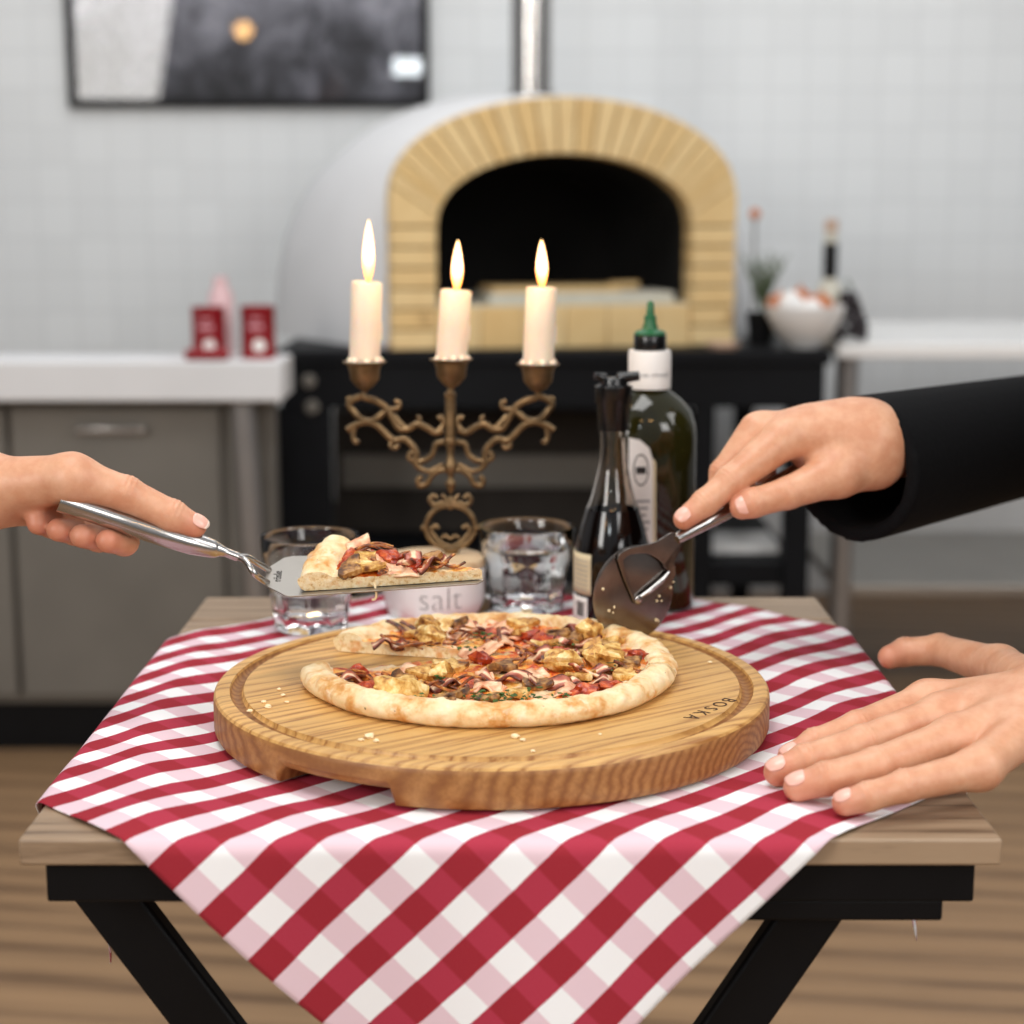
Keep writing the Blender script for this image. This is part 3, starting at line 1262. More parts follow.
for i in range(N_):
    for j in range(N_):
        a_ = i * (N_ + 1) + j
        fs.append((a_, a_ + 1, a_ + N_ + 2, a_ + N_ + 1))
mb = MB().add(vs, fs)
mb.uv = uv
cl = make('tablecloth', mb, 'cloth', None, angle=180)
so = cl.modifiers.new('thickness', 'SOLIDIFY')
so.thickness = .0007
so.offset = -1
tag(cl, 'red and white gingham tablecloth laid cornerwise over the small table', 'tablecloth')

# ------------------------------------------------------------------ round cutting board
TH = .0285
brd = empty('cutting_board', (B_C.x, B_C.y, BZ - TH), 'round oak serving board with a carved groove and burnt lettering, under the pizza', 'board')
prof = [(0, BZ)]
R1 = B_R
gr_ = .1835
for r_ in (.05, .10, .14, .165, .1775):
    prof.append((r_, BZ))
for k in range(9):
    a_ = PI * k / 8
    prof.append((gr_ - .005 * math.cos(a_), BZ - .0050 * math.sin(a_)))
prof += [(.1895, BZ), (.192, BZ), (.1955, BZ), (.1982, BZ - .0008), (.1995, BZ - .0025), (.2, BZ - .006), (.2, BZ - .012), (.2, BZ - .02), (.2, BZ - TH + .004), (.1988, BZ - TH + .0012), (.1965, BZ - TH), (.18, BZ - TH), (.15, BZ - TH), (0, BZ - TH)]
n = 256
vs, fs, mi = [], [], []
k_ = len(prof)
for i in range(n):
    a_ = 2 * PI * i / n
    deg = math.degrees(a_)
    cut = 1 if (227 < deg < 252 or 47 < deg < 72) else 0
    for r_, z in prof:
        if cut and z < BZ - .0175 and r_ > .16:
            z = BZ - .0175 - (.0 if r_ > .19 else .003)
        if cut and z < BZ - .0165 and r_ > .19:
            r_ -= .004
        vs.append((B_C.x + r_ * math.cos(a_), B_C.y + r_ * math.sin(a_), z))
for i in range(n):
    j = (i + 1) % n
    for q in range(k_ - 1):
        if q == 0:
            fs.append((i * k_, i * k_ + 1, j * k_ + 1))
        elif q == k_ - 2:
            fs.append((i * k_ + q, i * k_ + q + 1, j * k_ + q))
        else:
            fs.append((i * k_ + q, i * k_ + q + 1, j * k_ + q + 1, j * k_ + q))
        mi.append(0 if prof[q][1] > BZ - .003 and q < k_ - 10 else 1)
mb = MB()
mb.v, mb.f, mb.mi = vs, fs, mi
make('wooden_disc', mb, ['board', 'board_side'], brd, angle=35)
# burnt lettering along the rim, read from the far side
mb_all = MB()
word = 'BOSKA'
ra = .1695
for k, chh in enumerate(word):
    me = text_mesh(chh, .0140, .00015)
    qa, qb = G(728, 700, BZ + .0001), G(692, 717, BZ + .0001)
    c = qa + (qb - qa) * (k / 4)
    tang = (qb - qa).normalized()
    radial = V((0, 0, 0))
    mt = frame_matrix(c, tang, radial) if False else frame_matrix(c, tang, tang.cross(V((0, 0, -1))))
    if (mt.to_3x3() @ V((0, 0, 1))).z < 0:
        mt = frame_matrix(c, tang, -tang.cross(V((0, 0, -1))))
    me.transform(mt)
    mb_all.add([v.co for v in me.vertices], [tuple(p.vertices) for p in me.polygons])
make('burnt_lettering', mb_all, 'burn', brd, smooth=False)


# ------------------------------------------------------------------ pizza
PC = V((-.0165, 1.226))
PR = .1365
AP = V((.0, 1.256))


def dist_to_rim(apex, ang, C, R):
    d = V((math.cos(ang), math.sin(ang)))
    o = apex - C
    b = o.dot(d)
    return -b + math.sqrt(b * b - o.dot(o) + R * R)


def pizza_mesh(apex, C, R, t0, t1, z0, seed, nth=150, rimw=.024, rimh=.0160, inner=.0080, rbulge=.011, tf=None):
    vs, fs, mi = [], [], []
    ri, rh_, rb_ = 34, 16, 8
    K = None
    cols = []
    for i in range(nth + 1):
        th = t0 + (t1 - t0) * i / nth
        L = dist_to_rim(apex, th, C, R)
        L += .0028 * noise.noise(V((math.cos(th) * 3, math.sin(th) * 3, seed)))
        endk = min(1, min(i, nth - i) / 5)
        dth = V((math.cos(th), math.sin(th)))
        col = []
        Lr = max(L - rimw, .002)
        rh = rimh * (1 + .16 * noise.noise(V((math.cos(th) * 6, math.sin(th) * 6, seed + 5))))
        for q in range(ri + 1):
            r = Lr * q / ri
            p = apex + dth * r
            z = inner + .0016 * noise.noise(V((p.x * 90, p.y * 90, seed))) + .0015 * noise.noise(V((p.x * 220, p.y * 220, seed + 1)))
            z *= (.9 + .1 * min(1, r / .03))
            zr = max(0, (r - (Lr - .012)) / .012)
            z += .0015 * zr
            col.append((p.x, p.y, z, 0))
        # crust hump
        for q in range(1, rh_ + 1):
            u = q / rh_
            aa = PI * (1 - u) * .92 - PI * .08 * 0
            aa = PI * .93 - u * PI * 1.28
            rr = L - rimw * .5 + math.cos(aa) * rimw * .5
            zz = rh * .45 + math.sin(aa) * rh * .55
            nn = .0014 * noise.noise(V((math.cos(th) * 22, math.sin(th) * 22, seed + aa * 1.5)))
            rr += nn * math.cos(aa)
            zz += nn
            p = apex + dth * rr
            col.append((p.x, p.y, max(zz, .0004), 1))
        lastr = rr
        for q in range(1, rb_ + 1):
            r = lastr * (1 - q / rb_)
            p = apex + dth * r
            col.append((p.x, p.y, .0003, 2))
        cols.append(col)
    K = len(cols[0])
    for col in cols:
        for x, y, z, _ in col:
            vs.append((x, y, z + z0))
    for i in range(nth):
        for q in range(K - 1):
            a_, b_ = i * K + q, (i + 1) * K + q
            fs.append((a_, a_ + 1, b_ + 1, b_))
            k = cols[i][q][3]
            th = t0 + (t1 - t0) * i / nth
            bound = ri - 1 + 2.5 * noise.noise(V((math.cos(th) * 9, math.sin(th) * 9, seed + 9)))
            mi.append(0 if q < bound else 1)
    fs.append(tuple(q for q in range(K)))
    mi.append(2)
    fs.append(tuple(nth * K + q for q in range(K))[::-1])
    mi.append(2)
    if (t1 - t0) < 0:
        fs = [f[::-1] for f in fs]
    mb = MB()
    mb.v, mb.f, mb.mi = vs, fs, mi
    if tf is not None:
        mb.v = [tuple(tf @ V(v)) for v in mb.v]
    return mb


def mushroom(mb, c, s, rot, seed, thick=.0045):
    # sliced cap with a short stem, bent
    pts = []
    n = 22
    for i in range(n):
        a_ = 2 * PI * i / n
        r = 1.0
        if math.sin(a_) < -.2:
            r = .62 + .25 * (1 if abs(math.cos(a_)) < .35 else 0)
        r *= 1 + .12 * noise.noise(V((math.cos(a_) * 2, math.sin(a_) * 2, seed)))
        pts.append(V((math.cos(a_) * r * s, math.sin(a_) * r * s * .72, 0)))
    vs = []
    rings = [(1.0, -thick * .5), (1.07, 0), (1.0, thick * .5), (.6, thick * .62), (.25, thick * .6)]
    for k, zz in rings:
        for p in pts:
            q = V((p.x * k, p.y * k, zz + 22 * (p.x * k) ** 2 * .6))
            q.z += .0009 * noise.noise(q * 300 + V((seed, 0, 0)))
            vs.append(rot @ q + c)
    fs = []
    for r_ in range(len(rings) - 1):
        for i in range(n):
            j = (i + 1) % n
            fs.append((r_ * n + i, r_ * n + j, (r_ + 1) * n + j, (r_ + 1) * n + i))
    fs.append(tuple(range(n))[::-1])
    fs.append(tuple((len(rings) - 1) * n + i for i in range(n)))
    mb.add(vs, fs)


def bacon(c, L, W, rot, seed, amp=.004):
    mb = MB()
    n, m = 26, 7
    vs, uv = [], []
    for i in range(n + 1):
        u = i / n
        for j in range(m + 1):
            v = j / m
            x = (u - .5) * L
            y = (v - .5) * W * (1 + .25 * noise.noise(V((u * 3, seed, v))))
            z = amp * math.sin(u * 8 + seed) + amp * .6 * noise.noise(V((u * 6, v * 3, seed))) + amp * .5 * (2 * v - 1) * math.sin(u * 5 + seed * 2)
            vs.append(rot @ V((x, y + .004 * math.sin(u * 4 + seed), z)) + c)
            uv.append((u * 2, v))
    fs = [(i * (m + 1) + j, i * (m + 1) + j + 1, (i + 1) * (m + 1) + j + 1, (i + 1) * (m + 1) + j) for i in range(n) for j in range(m)]
    mb.add(vs, fs)
    mb.uv = uv
    return mb


def put_toppings(parent, tf, spots, n_rand, inside, seed, zsurf=.0085):
    """spots: (kind, x, y, size, yaw) in slice/board plane coordinates; tf maps plane -> world"""
    rnd = random.Random(seed)
    R3 = tf.to_3x3()
    allspots = list(spots)
    tries = 0
    kinds = ['mushd', 'mush', 'onion', 'tomato', 'ham', 'mushd', 'bacon', 'lump', 'onion', 'ham', 'mush', 'ham']
    k = 0
    while k < n_rand and tries < 5000:
        tries += 1
        x, y = inside(rnd)
        if x is None:
            continue
        if any((x - s[1]) ** 2 + (y - s[2]) ** 2 < .0095 ** 2 for s in allspots):
            continue
        allspots.append((kinds[k % len(kinds)], x, y, rnd.uniform(.85, 1.15), rnd.uniform(0, PI)))
        k += 1
    for i, (kd, x, y, s, yaw) in enumerate(allspots):
        tilt = rnd.uniform(-.24, .24)
        rot = R3 @ Matrix.Rotation(yaw, 3, 'Z') @ Matrix.Rotation(tilt, 3, 'X') @ Matrix.Rotation(rnd.uniform(-.3, .3), 3, 'Y')
        c = tf @ V((x, y, zsurf + .0024))
        sd = i * 1.37 + seed
        if kd == 'bacon':
            c = tf @ V((x, y, zsurf + .0032))
            o = make('bacon_strip', bacon(c, .031 * s, .013 * s, rot, sd, .0030), 'bacon', parent, angle=180)
            m_ = o.modifiers.new('thickness', 'SOLIDIFY')
            m_.thickness = .0016
            m_.offset = 0
        elif kd in ('mush', 'mushd'):
            mb = MB()
            mushroom(mb, c, .0135 * s, rot, sd)
            make('mushroom_slice', mb, 'mushroom' if kd == 'mush' else 'mushroom_dark', parent)
        elif kd == 'lump':
            mb = MB().ball(tf @ V((x, y, zsurf + .005)), (.013 * s, .009 * s, .0075 * s), n=18, nz=.5, rot=rot, seed=sd)
            make('mushroom_piece', mb, 'mushroom', parent)
        elif kd == 'onion':
            mb = MB()
            for q in range(2):
                L = .016 * s * rnd.uniform(.8, 1.3)
                cc = V((rnd.uniform(-.004, .004), rnd.uniform(-.006, .006), .0012 + .001 * q))
                ph_ = rnd.uniform(0, 6)
                pts = [rot @ (cc + V(((u - .5) * L * 1.6, .005 * math.sin(u * 4 + ph_), .0022 * math.sin(u * 5 + ph_)))) + c for u in (0, .2, .4, .6, .8, 1)]
                mb.tube(catmull(pts, 3), .0019, 6, flat=.55)
            make('onion_strand', mb, 'onion', parent)
        elif kd == 'tomato':
            mb = MB().ball(c, (.0085 * s, .0065 * s, .0042 * s), n=14, nz=.7, rot=rot, seed=sd)
            make('tomato_piece', mb, 'tomato', parent)
        elif kd == 'ham':
            o = make('ham_piece', bacon(c + R3 @ V((0, 0, -.0018)), .024 * s, .017 * s, rot, sd, .0020), 'ham', parent, angle=180)
            m_ = o.modifiers.new('thickness', 'SOLIDIFY')
            m_.thickness = .0018
            m_.offset = 0
    return rnd


def herbs(parent, tf, pts, zsurf):
    mb = MB()
    rnd = random.Random(11)
    R3 = tf.to_3x3()
    for (x, y, n, spread) in pts:
        for k in range(n):
            c = tf @ V((x + rnd.gauss(0, spread), y + rnd.gauss(0, spread), zsurf + rnd.uniform(.004, .009)))
            r = R3 @ Matrix.Rotation(rnd.uniform(0, 6.3), 3, 'Z') @ Matrix.Rotation(rnd.uniform(-.7, .7), 3, 'X')
            s = rnd.uniform(.0016, .0032)
            mb.prism([c + r @ V(q) * s for q in ((-1, 0, 0), (-.3, -.5, 0), (.9, -.2, 0), (.4, .5, 0))], r @ V((0, 0, .0004)))
    o = make('chopped_herbs', mb, 'herb', parent, smooth=False)
    o['kind'] = 'stuff'


def cell(px, py):
    g = G(px, py, BZ + .012)
    return g.x, g.y


I4 = Matrix.Translation((0, 0, BZ))
NS = V((-.001, -.003))               # the near half lies a touch nearer
near = empty('pizza_piece', (PC.x, PC.y - .05, BZ), 'near half of the pizza with the long front crust, on the board', 'pizza', 'pizza left on the board')
tn0, tn1 = math.radians(199.5), math.radians(331)
make('dough_base', pizza_mesh(AP + NS, PC + NS, PR, tn0, tn1, BZ + .0002, 1.0), ['sauce', 'crust', 'dough'], near, angle=60)
far = empty('pizza_piece', (PC.x + .03, PC.y + .06, BZ), 'far half of the pizza under the cutter wheel, behind the front half', 'pizza', 'pizza left on the board')
tf0, tf1 = math.radians(-28), math.radians(166)
make('dough_base', pizza_mesh(AP, PC, PR + .001, tf0, tf1, BZ + .0002, 4.0, nth=190), ['sauce', 'crust', 'dough'], far, angle=60)


def inside_of(apex, C, R, t0, t1, rimpad=.024, tab=.004):
    def f(r):
        th = r.uniform(t0 + .04, t1 - .04)
        L = dist_to_rim(apex, th, C, R) - rimpad
        rr = L * math.sqrt(r.uniform(.01, 1))
        if rr * min(th - t0, t1 - th) < tab + .004:
            return None, None
        return apex.x + rr * math.cos(th), apex.y + rr * math.sin(th)
    return f


def sp(kind, px, py, s=1.0, yaw=0.0):
    x, y = cell(px, py)
    return (kind, x, y, s, yaw)


put_toppings(near, I4, [
    sp('lump', 402, 692, 1.45, .2), sp('mush', 424, 672, 1.0, .5), sp('lump', 441, 675, .9, 1.2), sp('bacon', 362, 680, .9, .3),
    sp('mushd', 452, 695, .9, .2), sp('bacon', 556, 682, 1.25, .1), sp('ham', 534, 672, 1.1, .4), sp('bacon', 505, 676, 1.1, 2.8),
    sp('tomato', 365, 687, 1.1), sp('onion', 350, 678, 1.2, .4), sp('onion', 385, 682, 1.1, 2.4), sp('mushd', 490, 697, .9, 2.2),
    sp('tomato', 585, 690, 1.2), sp('bacon', 590, 682, .8, .2), sp('onion', 470, 682, 1), sp('mush', 520, 693, .8, .9), sp('ham', 488, 685, 1.0, .2),
    sp('tomato', 612, 686, 1.2, .3)],
    22, inside_of(AP + NS, PC + NS, PR, tn0, tn1), 21)
hx = [cell(500, 702) + (26, .006), cell(480, 698) + (18, .006), cell(536, 698) + (12, .005), cell(440, 680) + (8, .003), cell(560, 698) + (8, .006), cell(420, 700) + (5, .004)]
herbs(near, I4, hx, .0075)
put_toppings(far, I4, [
    sp('mush', 441, 628, 1.0, .8), sp('mush', 418, 633, .8, .2), sp('lump', 604, 661, 1.25, .1), sp('mushd', 632, 662, .8, .8),
    sp('lump', 590, 634, 1.2, .9), sp('mushd', 572, 638, 1.1, .3), sp('bacon', 540, 652, 1.1, .3), sp('bacon', 562, 656, .9, .2),
    sp('ham', 512, 640, 1.1, .2), sp('tomato', 540, 640, 1.2), sp('onion', 400, 642, 1.2, .2), sp('onion', 420, 645, 1.2, 2.7), sp('bacon', 388, 643, .8, .2),
    sp('ham', 480, 648, 1.2, .5), sp('bacon', 493, 632, .9, .4), sp('mush', 615, 640, .9, 1.7), sp('tomato', 638, 655, 1.1), sp('onion', 470, 632, 1.1, .6)],
    28, inside_of(AP, PC, PR, tf0, tf1), 45)
herbs(far, I4, [cell(482, 640) + (16, .004), cell(462, 650) + (9, .004), cell(560, 645) + (7, .006), cell(615, 668) + (7, .005)], .008)

# crumbs
rnd = random.Random(2)
crumbs = [(370, 738, .0034), (361, 741, .002), (376, 742, .002), (515, 738, .003), (523, 741, .0018), (264, 703, .002), (268, 708, .0024), (279, 690, .0016),
          (283, 696, .0018), (287, 703, .0016), (250, 712, .002), (533, 752, .0016), (710, 663, .0016), (600, 735, .0013)]
for k, (px, py, s) in enumerate(crumbs):
    g = G(px, py, BZ)
    mb = MB().ball((g.x, g.y, BZ + s * .48), (s, s * .8, s * .55), n=10, nz=.5, seed=k * 3.1)
    o = make('bread_crumb', mb, 'crumb', None)
    where = 'in front of the pizza' if 340 < px < 640 else ('near the left groove of the board' if px < 340 else 'near the right groove of the board')
    tag(o, 'tiny pale bread crumb lying ' + where, 'crumb', 'bread crumbs ' + where)

# ------------------------------------------------------------------ server and slice
e1v = V((1, .055, .058)).normalized()
tl_ = math.radians(14)
e2v = V((0, math.cos(tl_), math.sin(tl_)))
e2v = (e2v - e1v * e2v.dot(e1v)).normalized()
nv = e1v.cross(e2v)
BP0 = P(290, 596, 1.195)
srv = empty('pizza_server', BP0, 'steel pizza server lifting a slice above the board', 'server')
Q = lambda a, b, c=0: BP0 + e1v * a + e2v * b + nv * c
outl = [(-.0195, .022), (-.0195, .049), (-.014, .056), (-.008, .065), (-.001, .0668), (.03, .064), (.08, .050), (.125, .024), (.1365, .012), (.1385, .005), (.134, 0), (.06, -.0005), (0, 0), (-.004, .002), (-.012, .012), (-.017, .018)]
make('blade', MB().prism([Q(a, b) for a, b in outl], nv * -.0012), 'steel_blade', srv, smooth=False, bevel=.0004)
me = text_mesh('rösle', .0088, .0001)
me.transform(frame_matrix(Q(-.0105, .0335, .0001), e2v, -e1v))
link('engraved_name', me, srv, 'black_print', smooth=False)
h0 = Q(-.036, .030, .006)
hA = P(262, 569, h0.y)
# neck: joins two prongs
J = P(238, 557, 1.215)
H1 = P(222, 551, 1.213)
H2 = P(168, 536, 1.205)
H3 = P(60, 500, 1.19)
make('handle', MB().tube(catmull([J, H1, P(210, 548, 1.212), H2, P(120, 520, 1.2), H3], 8), [.0034 + .0052 * min(1, max(0, (k - 6) / 14)) for k in range(41)], 16), 'steel', srv)
pr = Q(-.0175, .045, 0)
pr2 = Q(-.0175, .024, 0)
make('neck', MB().tube(catmull([J, P(247, 557, 1.22), P(256, 562, 1.225), pr], 5), .0024, 10).tube(catmull([J, P(246, 561, 1.21), P(255, 574, 1.205), pr2], 5), .0024, 10), 'steel', srv)

SL = Matrix((e1v, e2v, nv)).transposed().to_4x4()
SL.translation = Q(.1375, .005, .0002)
slc = empty('pizza_slice', Q(.07, .03, 0), 'pizza slice with ham and tomato held up on the steel server', 'pizza')
ta_, tb_ = math.radians(150), math.radians(180)
o = make('dough_base', pizza_mesh(V((0, 0)), V((0, 0)), .1315, ta_, tb_, 0, 8.0, nth=46, rimw=.026, rimh=.0150, inner=.0085, tf=SL), ['sauce', 'crust', 'dough'], slc, angle=60)


def ins(r):
    th = r.uniform(ta_ + .06, tb_ - .05)
    rr = .095 * math.sqrt(r.uniform(.05, 1))
    if rr * min(th - ta_, tb_ - th) < .006:
        return None, None
    return rr * math.cos(th), rr * math.sin(th)


put_toppings(slc, SL, [('tomato', -.090, .030, 1.0, .3), ('tomato', -.094, .017, 1.1, .9), ('ham', -.060, .010, 1.2, .1), ('bacon', -.052, .016, .95, 1.5), ('bacon', -.035, .009, .8, .3),
                       ('tomato', -.064, .022, 1.1, .2), ('mush', -.082, .022, .8, .2), ('onion', -.078, .034, 1.2, .1), ('onion', -.07, .027, 1.2, .3), ('onion', -.03, .008, .9, .2), ('mushd', -.035, .015, .6, .2)],
             9, ins, 5, .0095)
# a strand of cheese hanging from the cut edge
mb = MB().tube(catmull([SL @ V((-.078, .0035, .004)), SL @ V((-.077, -.001, .001)), SL @ V((-.0765, -.002, -.005)), SL @ V((-.0775, -.001, -.009)), SL @ V((-.080, -.0005, -.010))], 4), .0009, 6)
make('cheese_string', mb, 'crumb', slc)

# ================================================================== glasses, bottles, salt, candelabra
def tumbler(pxc, fy, pr0, pr1, prb0, prb1, pyr, wl, label):
    g = G(pxc, fy, CZ)
    d = 1240
    Yc = g.y + .031
    zr = P(pxc, pyr, Yc).z
    H = zr - CZ
    X = PX(pxc, Yc, zr)
    rt = (PX(pr1, Yc, zr) - PX(pr0, Yc, zr)) / 2
    rb = (PX(prb1, Yc, CZ) - PX(prb0, Yc, CZ)) / 2
    e = empty('drinking_glass', (X, Yc, CZ), label, 'glass', 'tumblers of water')

    def fac(a_, z):
        z = z / H
        if z > .62 or z < .03:
            return 1
        k = min(1, (.62 - z) / .08) * min(1, (z - .03) / .06)
        s = PI / 5
        q = ((a_ + s / 2) % s) - s / 2
        return 1 + k * (math.cos(s / 2) / math.cos(q) - 1) * 1.0
    w = .0030
    out = [(0, .0004), (rb * .9, .0004), (rb, .002), (rb + (rt - rb) * .1, H * .08), (rb + (rt - rb) * .3, H * .3), (rb + (rt - rb) * .55, H * .55), (rb + (rt - rb) * .70, H * .62), (rb + (rt - rb) * .78, H * .66), (rt * .985, H * .8), (rt, H * .97), (rt - .0004, H), (rt - w * .8, H)]
    rin = lambda z: (rb + (rt - rb) * min(1, z / H / .9)) - w - .0006
    inn_ = [(rin(H * .97), H * .97), (rin(H * .8), H * .8), (rin(H * .6), H * .6), (rin(H * .35) - .001, H * .35), (rin(H * .2) - .0015, H * .2), (rin(H * .15) - .004, H * .155), (0, H * .15)]
    make('tumbler', MB().lathe(out + inn_, (X, Yc, CZ), 80, facet=lambda a_, z: fac(a_, z)), 'glass', e, angle=25)
    if wl:
        zw = H * wl
        q = .0003
        wat = [(0, H * .15 + q), (rin(H * .15) - .004 - q, H * .155 + q), (rin(H * .2) - .0015 - q, H * .2), (rin(H * .35) - .001 - q, H * .35), (rin(H * .6) - q, H * .6)]
        wat = [p for p in wat if p[1] < zw] + [(rin(zw) - q, zw), (rin(zw) - q - .002, zw - .0003), (0, zw - .0003)]
        make('water', MB().lathe(wat, (X, Yc, CZ), 80, facet=lambda a_, z: fac(a_, z)), 'water', e, angle=25)
    return e


tumbler(310, 637, 260.5, 360, 277, 350, 535, .42, 'clear faceted tumbler behind the pizza slice, left of the salt bowl')
tumbler(527, 616, 479, 575, 492, 565, 525.5, .76, 'clear faceted tumbler of water between the salt bowl and the dark bottle')

# salt bowl
gs = G(434, 622, CZ)
SY = gs.y + .045
sz = P(434, 565, SY).z
SX = PX(434, SY, sz)
sr = (PX(486, SY, sz) - PX(382, SY, sz)) / 2
SH = sz - CZ
sb = empty('salt_bowl', (SX, SY, CZ), 'white salt pot with a round wooden lid behind the pizza', 'pot')
make('pot_body', MB().lathe([(0, .0003), (sr * .90, .0003), (sr * .94, .004), (sr * .975, SH * .35), (sr * .99, SH * .8), (sr, SH - .002), (sr * .99, SH), (sr * .94, SH), (sr * .92, SH * .8), (sr * .8, .008), (0, .006)], (SX, SY, CZ), 56), 'white_ceramic', sb)
make('lid', MB().lathe([(0, SH + .0002), (sr * .97, SH + .0002), (sr * .985, SH + .002), (sr * .985, SH + .005), (sr * .96, SH + .008), (sr * .3, SH + .0095), (0, SH + .0095)], (SX, SY, CZ), 56), 'lid_wood', sb)
me = text_mesh('salt', .031, .0001, -.0006)
for v in me.vertices:
    a_ = -PI / 2 + (v.co.x + .008) / sr
    zz = CZ + SH * .47 + v.co.y
    rr = sr * (.975 + .015 * (zz - CZ - SH * .35) / (SH * .45)) + .0004 + v.co.z
    v.co = V((SX + rr * math.cos(a_), SY + rr * math.sin(a_), zz))
link('lettering', me, sb, 'grey_print', smooth=False)

# balsamic bottle
QY = 1.497
QX = P(612, 560, QY).x


def zq(py, Y=QY):
    return P(612, py, Y).z - CZ


rB = .0338
bot = empty('glaze_bottle', (QX, QY, CZ), 'dark balsamic bottle with a tapering clear neck and black pourer', 'bottle')
fill = zq(508)
prof = [(rB * .69, fill + .0002), (rB * .60, zq(500)), (.0165, zq(484)), (.0128, zq(462)), (.0118, zq(445)), (.0118, zq(424))]
inn_ = [(max(r_ - .0016, 0), z) for r_, z in prof][::-1]
make('clear_neck', MB().lathe(prof + inn_ + [prof[0]], (QX, QY, CZ), 48), 'bottle_glass', bot)
liq = [(0, .001), (rB * .9, .0005), (rB, .004), (rB, zq(560)), (rB * .97, zq(546)), (rB * .84, zq(526)), (rB * .69, fill), (rB * .6, fill), (0, fill)]
make('dark_filled_body', MB().lathe(liq, (QX, QY, CZ), 48), 'soy', bot)
pc = [(.0120, zq(430)), (.0135, zq(430)), (.0146, zq(405)), (.0162, zq(402)), (.0165, zq(386)), (.0125, zq(384)), (.0115, zq(378)), (0, zq(377))]
make('pourer_cap', MB().lathe(pc, (QX, QY, CZ), 32), 'black_plastic', bot)
zc1 = CZ + zq(381)
make('spout', MB().tube([(QX + .004, QY, zc1 - .004), (QX + .006, QY - .002, zc1 + .003), (QX + .022, QY - .004, zc1 + .005)], [.006, .0055, .004], 12), 'black_plastic', bot)
make('spout_knob', MB().tube([(QX - .006, QY, zc1 - .006), (QX - .010, QY - .002, zc1 + .004), (QX - .017, QY - .003, zc1 + .005)], [.004, .0045, .003], 12), 'black_plastic', bot)


def curved_label(name, parent, cx, cyy, r, z0, z1, a0, a1, mat, th=.0003, rfun=None):
    mb = MB()
    n, m = 24, 6
    vs, fs = [], []
    for i in range(n + 1):
        a_ = a0 + (a1 - a0) * i / n
        for j in range(m + 1):
            z = z0 + (z1 - z0) * j / m
            rr = (rfun(z) if rfun else r) + th
            vs.append((cx + rr * math.cos(a_), cyy + rr * math.sin(a_), z))
    for i in range(n):
        for j in range(m):
            a__ = i * (m + 1) + j
            fs.append((a__, a__ + m + 1, a__ + m + 2, a__ + 1))
    mb.add(vs, fs)
    o = make(name, mb, mat, parent, angle=180)
    s = o.modifiers.new('thickness', 'SOLIDIFY')
    s.thickness = .0002
    s.offset = -1
    return o


curved_label('paper_label', bot, QX, QY, rB, CZ + zq(589), CZ + zq(549), math.radians(150), math.radians(234), 'cream_label')
curved_label('barcode_label', bot, QX, QY, rB, CZ + zq(616), CZ + zq(592), math.radians(160), math.radians(228), 'white_label')
mb = MB()
for k in range(9):
    a_ = math.radians(205 + k * 2.0)
    c_ = V((QX + (rB + .0004) * math.cos(a_), QY + (rB + .0004) * math.sin(a_), CZ + zq(604)))
    mb.box(c_, (.0005, .0005, .013))
make('barcode', mb, 'black_print', bot, smooth=False)
mb = MB()
for k in range(7):
    z = CZ + zq(584) + k * .0042
    for q in range(8):
        a_ = math.radians(196 + q * 4.4)
        mb.box(V((QX + (rB + .0004) * math.cos(a_), QY + (rB + .0004) * math.sin(a_), z)), (.0019, .0006, .0008), rot=Matrix.Rotation(a_ + PI / 2, 3, 'Z'))
make('small_print', mb, 'grey_print', bot, smooth=False)

# olive oil bottle (rounded square)
LYb = 1.578
LX = P(647.5, 520, LYb).x
zo = lambda py: P(660, py, LYb).z - CZ
hw = (P(694.5, 500, LYb).x - P(600.5, 500, LYb).x) / 2
oil = empty('oil_bottle', (LX, LYb, CZ), 'tall dark green oil bottle with a green nozzle and white neck band', 'bottle')


def sq(w):
    def f(a_, z):
        c_, s_ = abs(math.cos(a_)), abs(math.sin(a_))
        n = 2.6
        return (c_ ** n + s_ ** n) ** (-1 / n)
    return f


def oil_r(z):
    return hw


prof = [(0, .0006), (hw * .9, .0006), (hw, .005), (hw, zo(438)), (hw * .98, zo(424)), (hw * .88, zo(410)), (hw * .68, zo(399)), (hw * .48, zo(392)), (.0165, zo(388)), (.0165, zo(384))]
mb = MB().lathe(prof, (LX, LYb, CZ), 64, facet=lambda a_, z: 1 + (sq(1)(a_, z) - 1) * (1 if z < zo(438) else max(0, 1 - (z - zo(438)) / (zo(392) - zo(438)))))
mb.v = [(x, LYb + (y - LYb) * .85, z) for x, y, z in mb.v]
make('glass_body', mb, 'olive_glass', oil, angle=60)
nx = LX
make('neck_band', MB().lathe([(.0168, zo(388)), (.0192, zo(388)), (.0196, zo(385)), (.0196, zo(353)), (.0188, zo(350)), (.0150, zo(350))], (nx, LYb, CZ), 36), 'white_label', oil)
me = text_mesh('natives olivenöl', .0062, .0001)
for v in me.vertices:
    a_ = -PI / 2 + (v.co.x) / .0196
    zz = CZ + zo(373) + v.co.y
    v.co = V((nx + (.0198 + v.co.z) * math.cos(a_), LYb + (.0198 + v.co.z) * math.sin(a_), zz))
link('band_lettering', me, oil, 'grey_print', smooth=False)
make('screw_cap', MB().lathe([(.0145, zo(351)), (.0150, zo(350)), (.0150, zo(336)), (.0140, zo(334)), (0, zo(334))], (nx, LYb, CZ), 32), 'black_plastic', oil)
make('nozzle', MB().lathe([(.0145, zo(335)), (.0148, zo(333)), (.0125, zo(331)), (.0075, zo(329)), (.0055, zo(322)), (.0055, zo(316)), (.0038, zo(315)), (.0032, zo(304)), (.0018, zo(301)), (0, zo(301))], (nx, LYb, CZ), 24), 'green_plastic', oil)
# front label of the oil bottle
yf = LYb - hw * .85 - .0010
a, b = P(624, 437, yf), P(656, 575, yf)
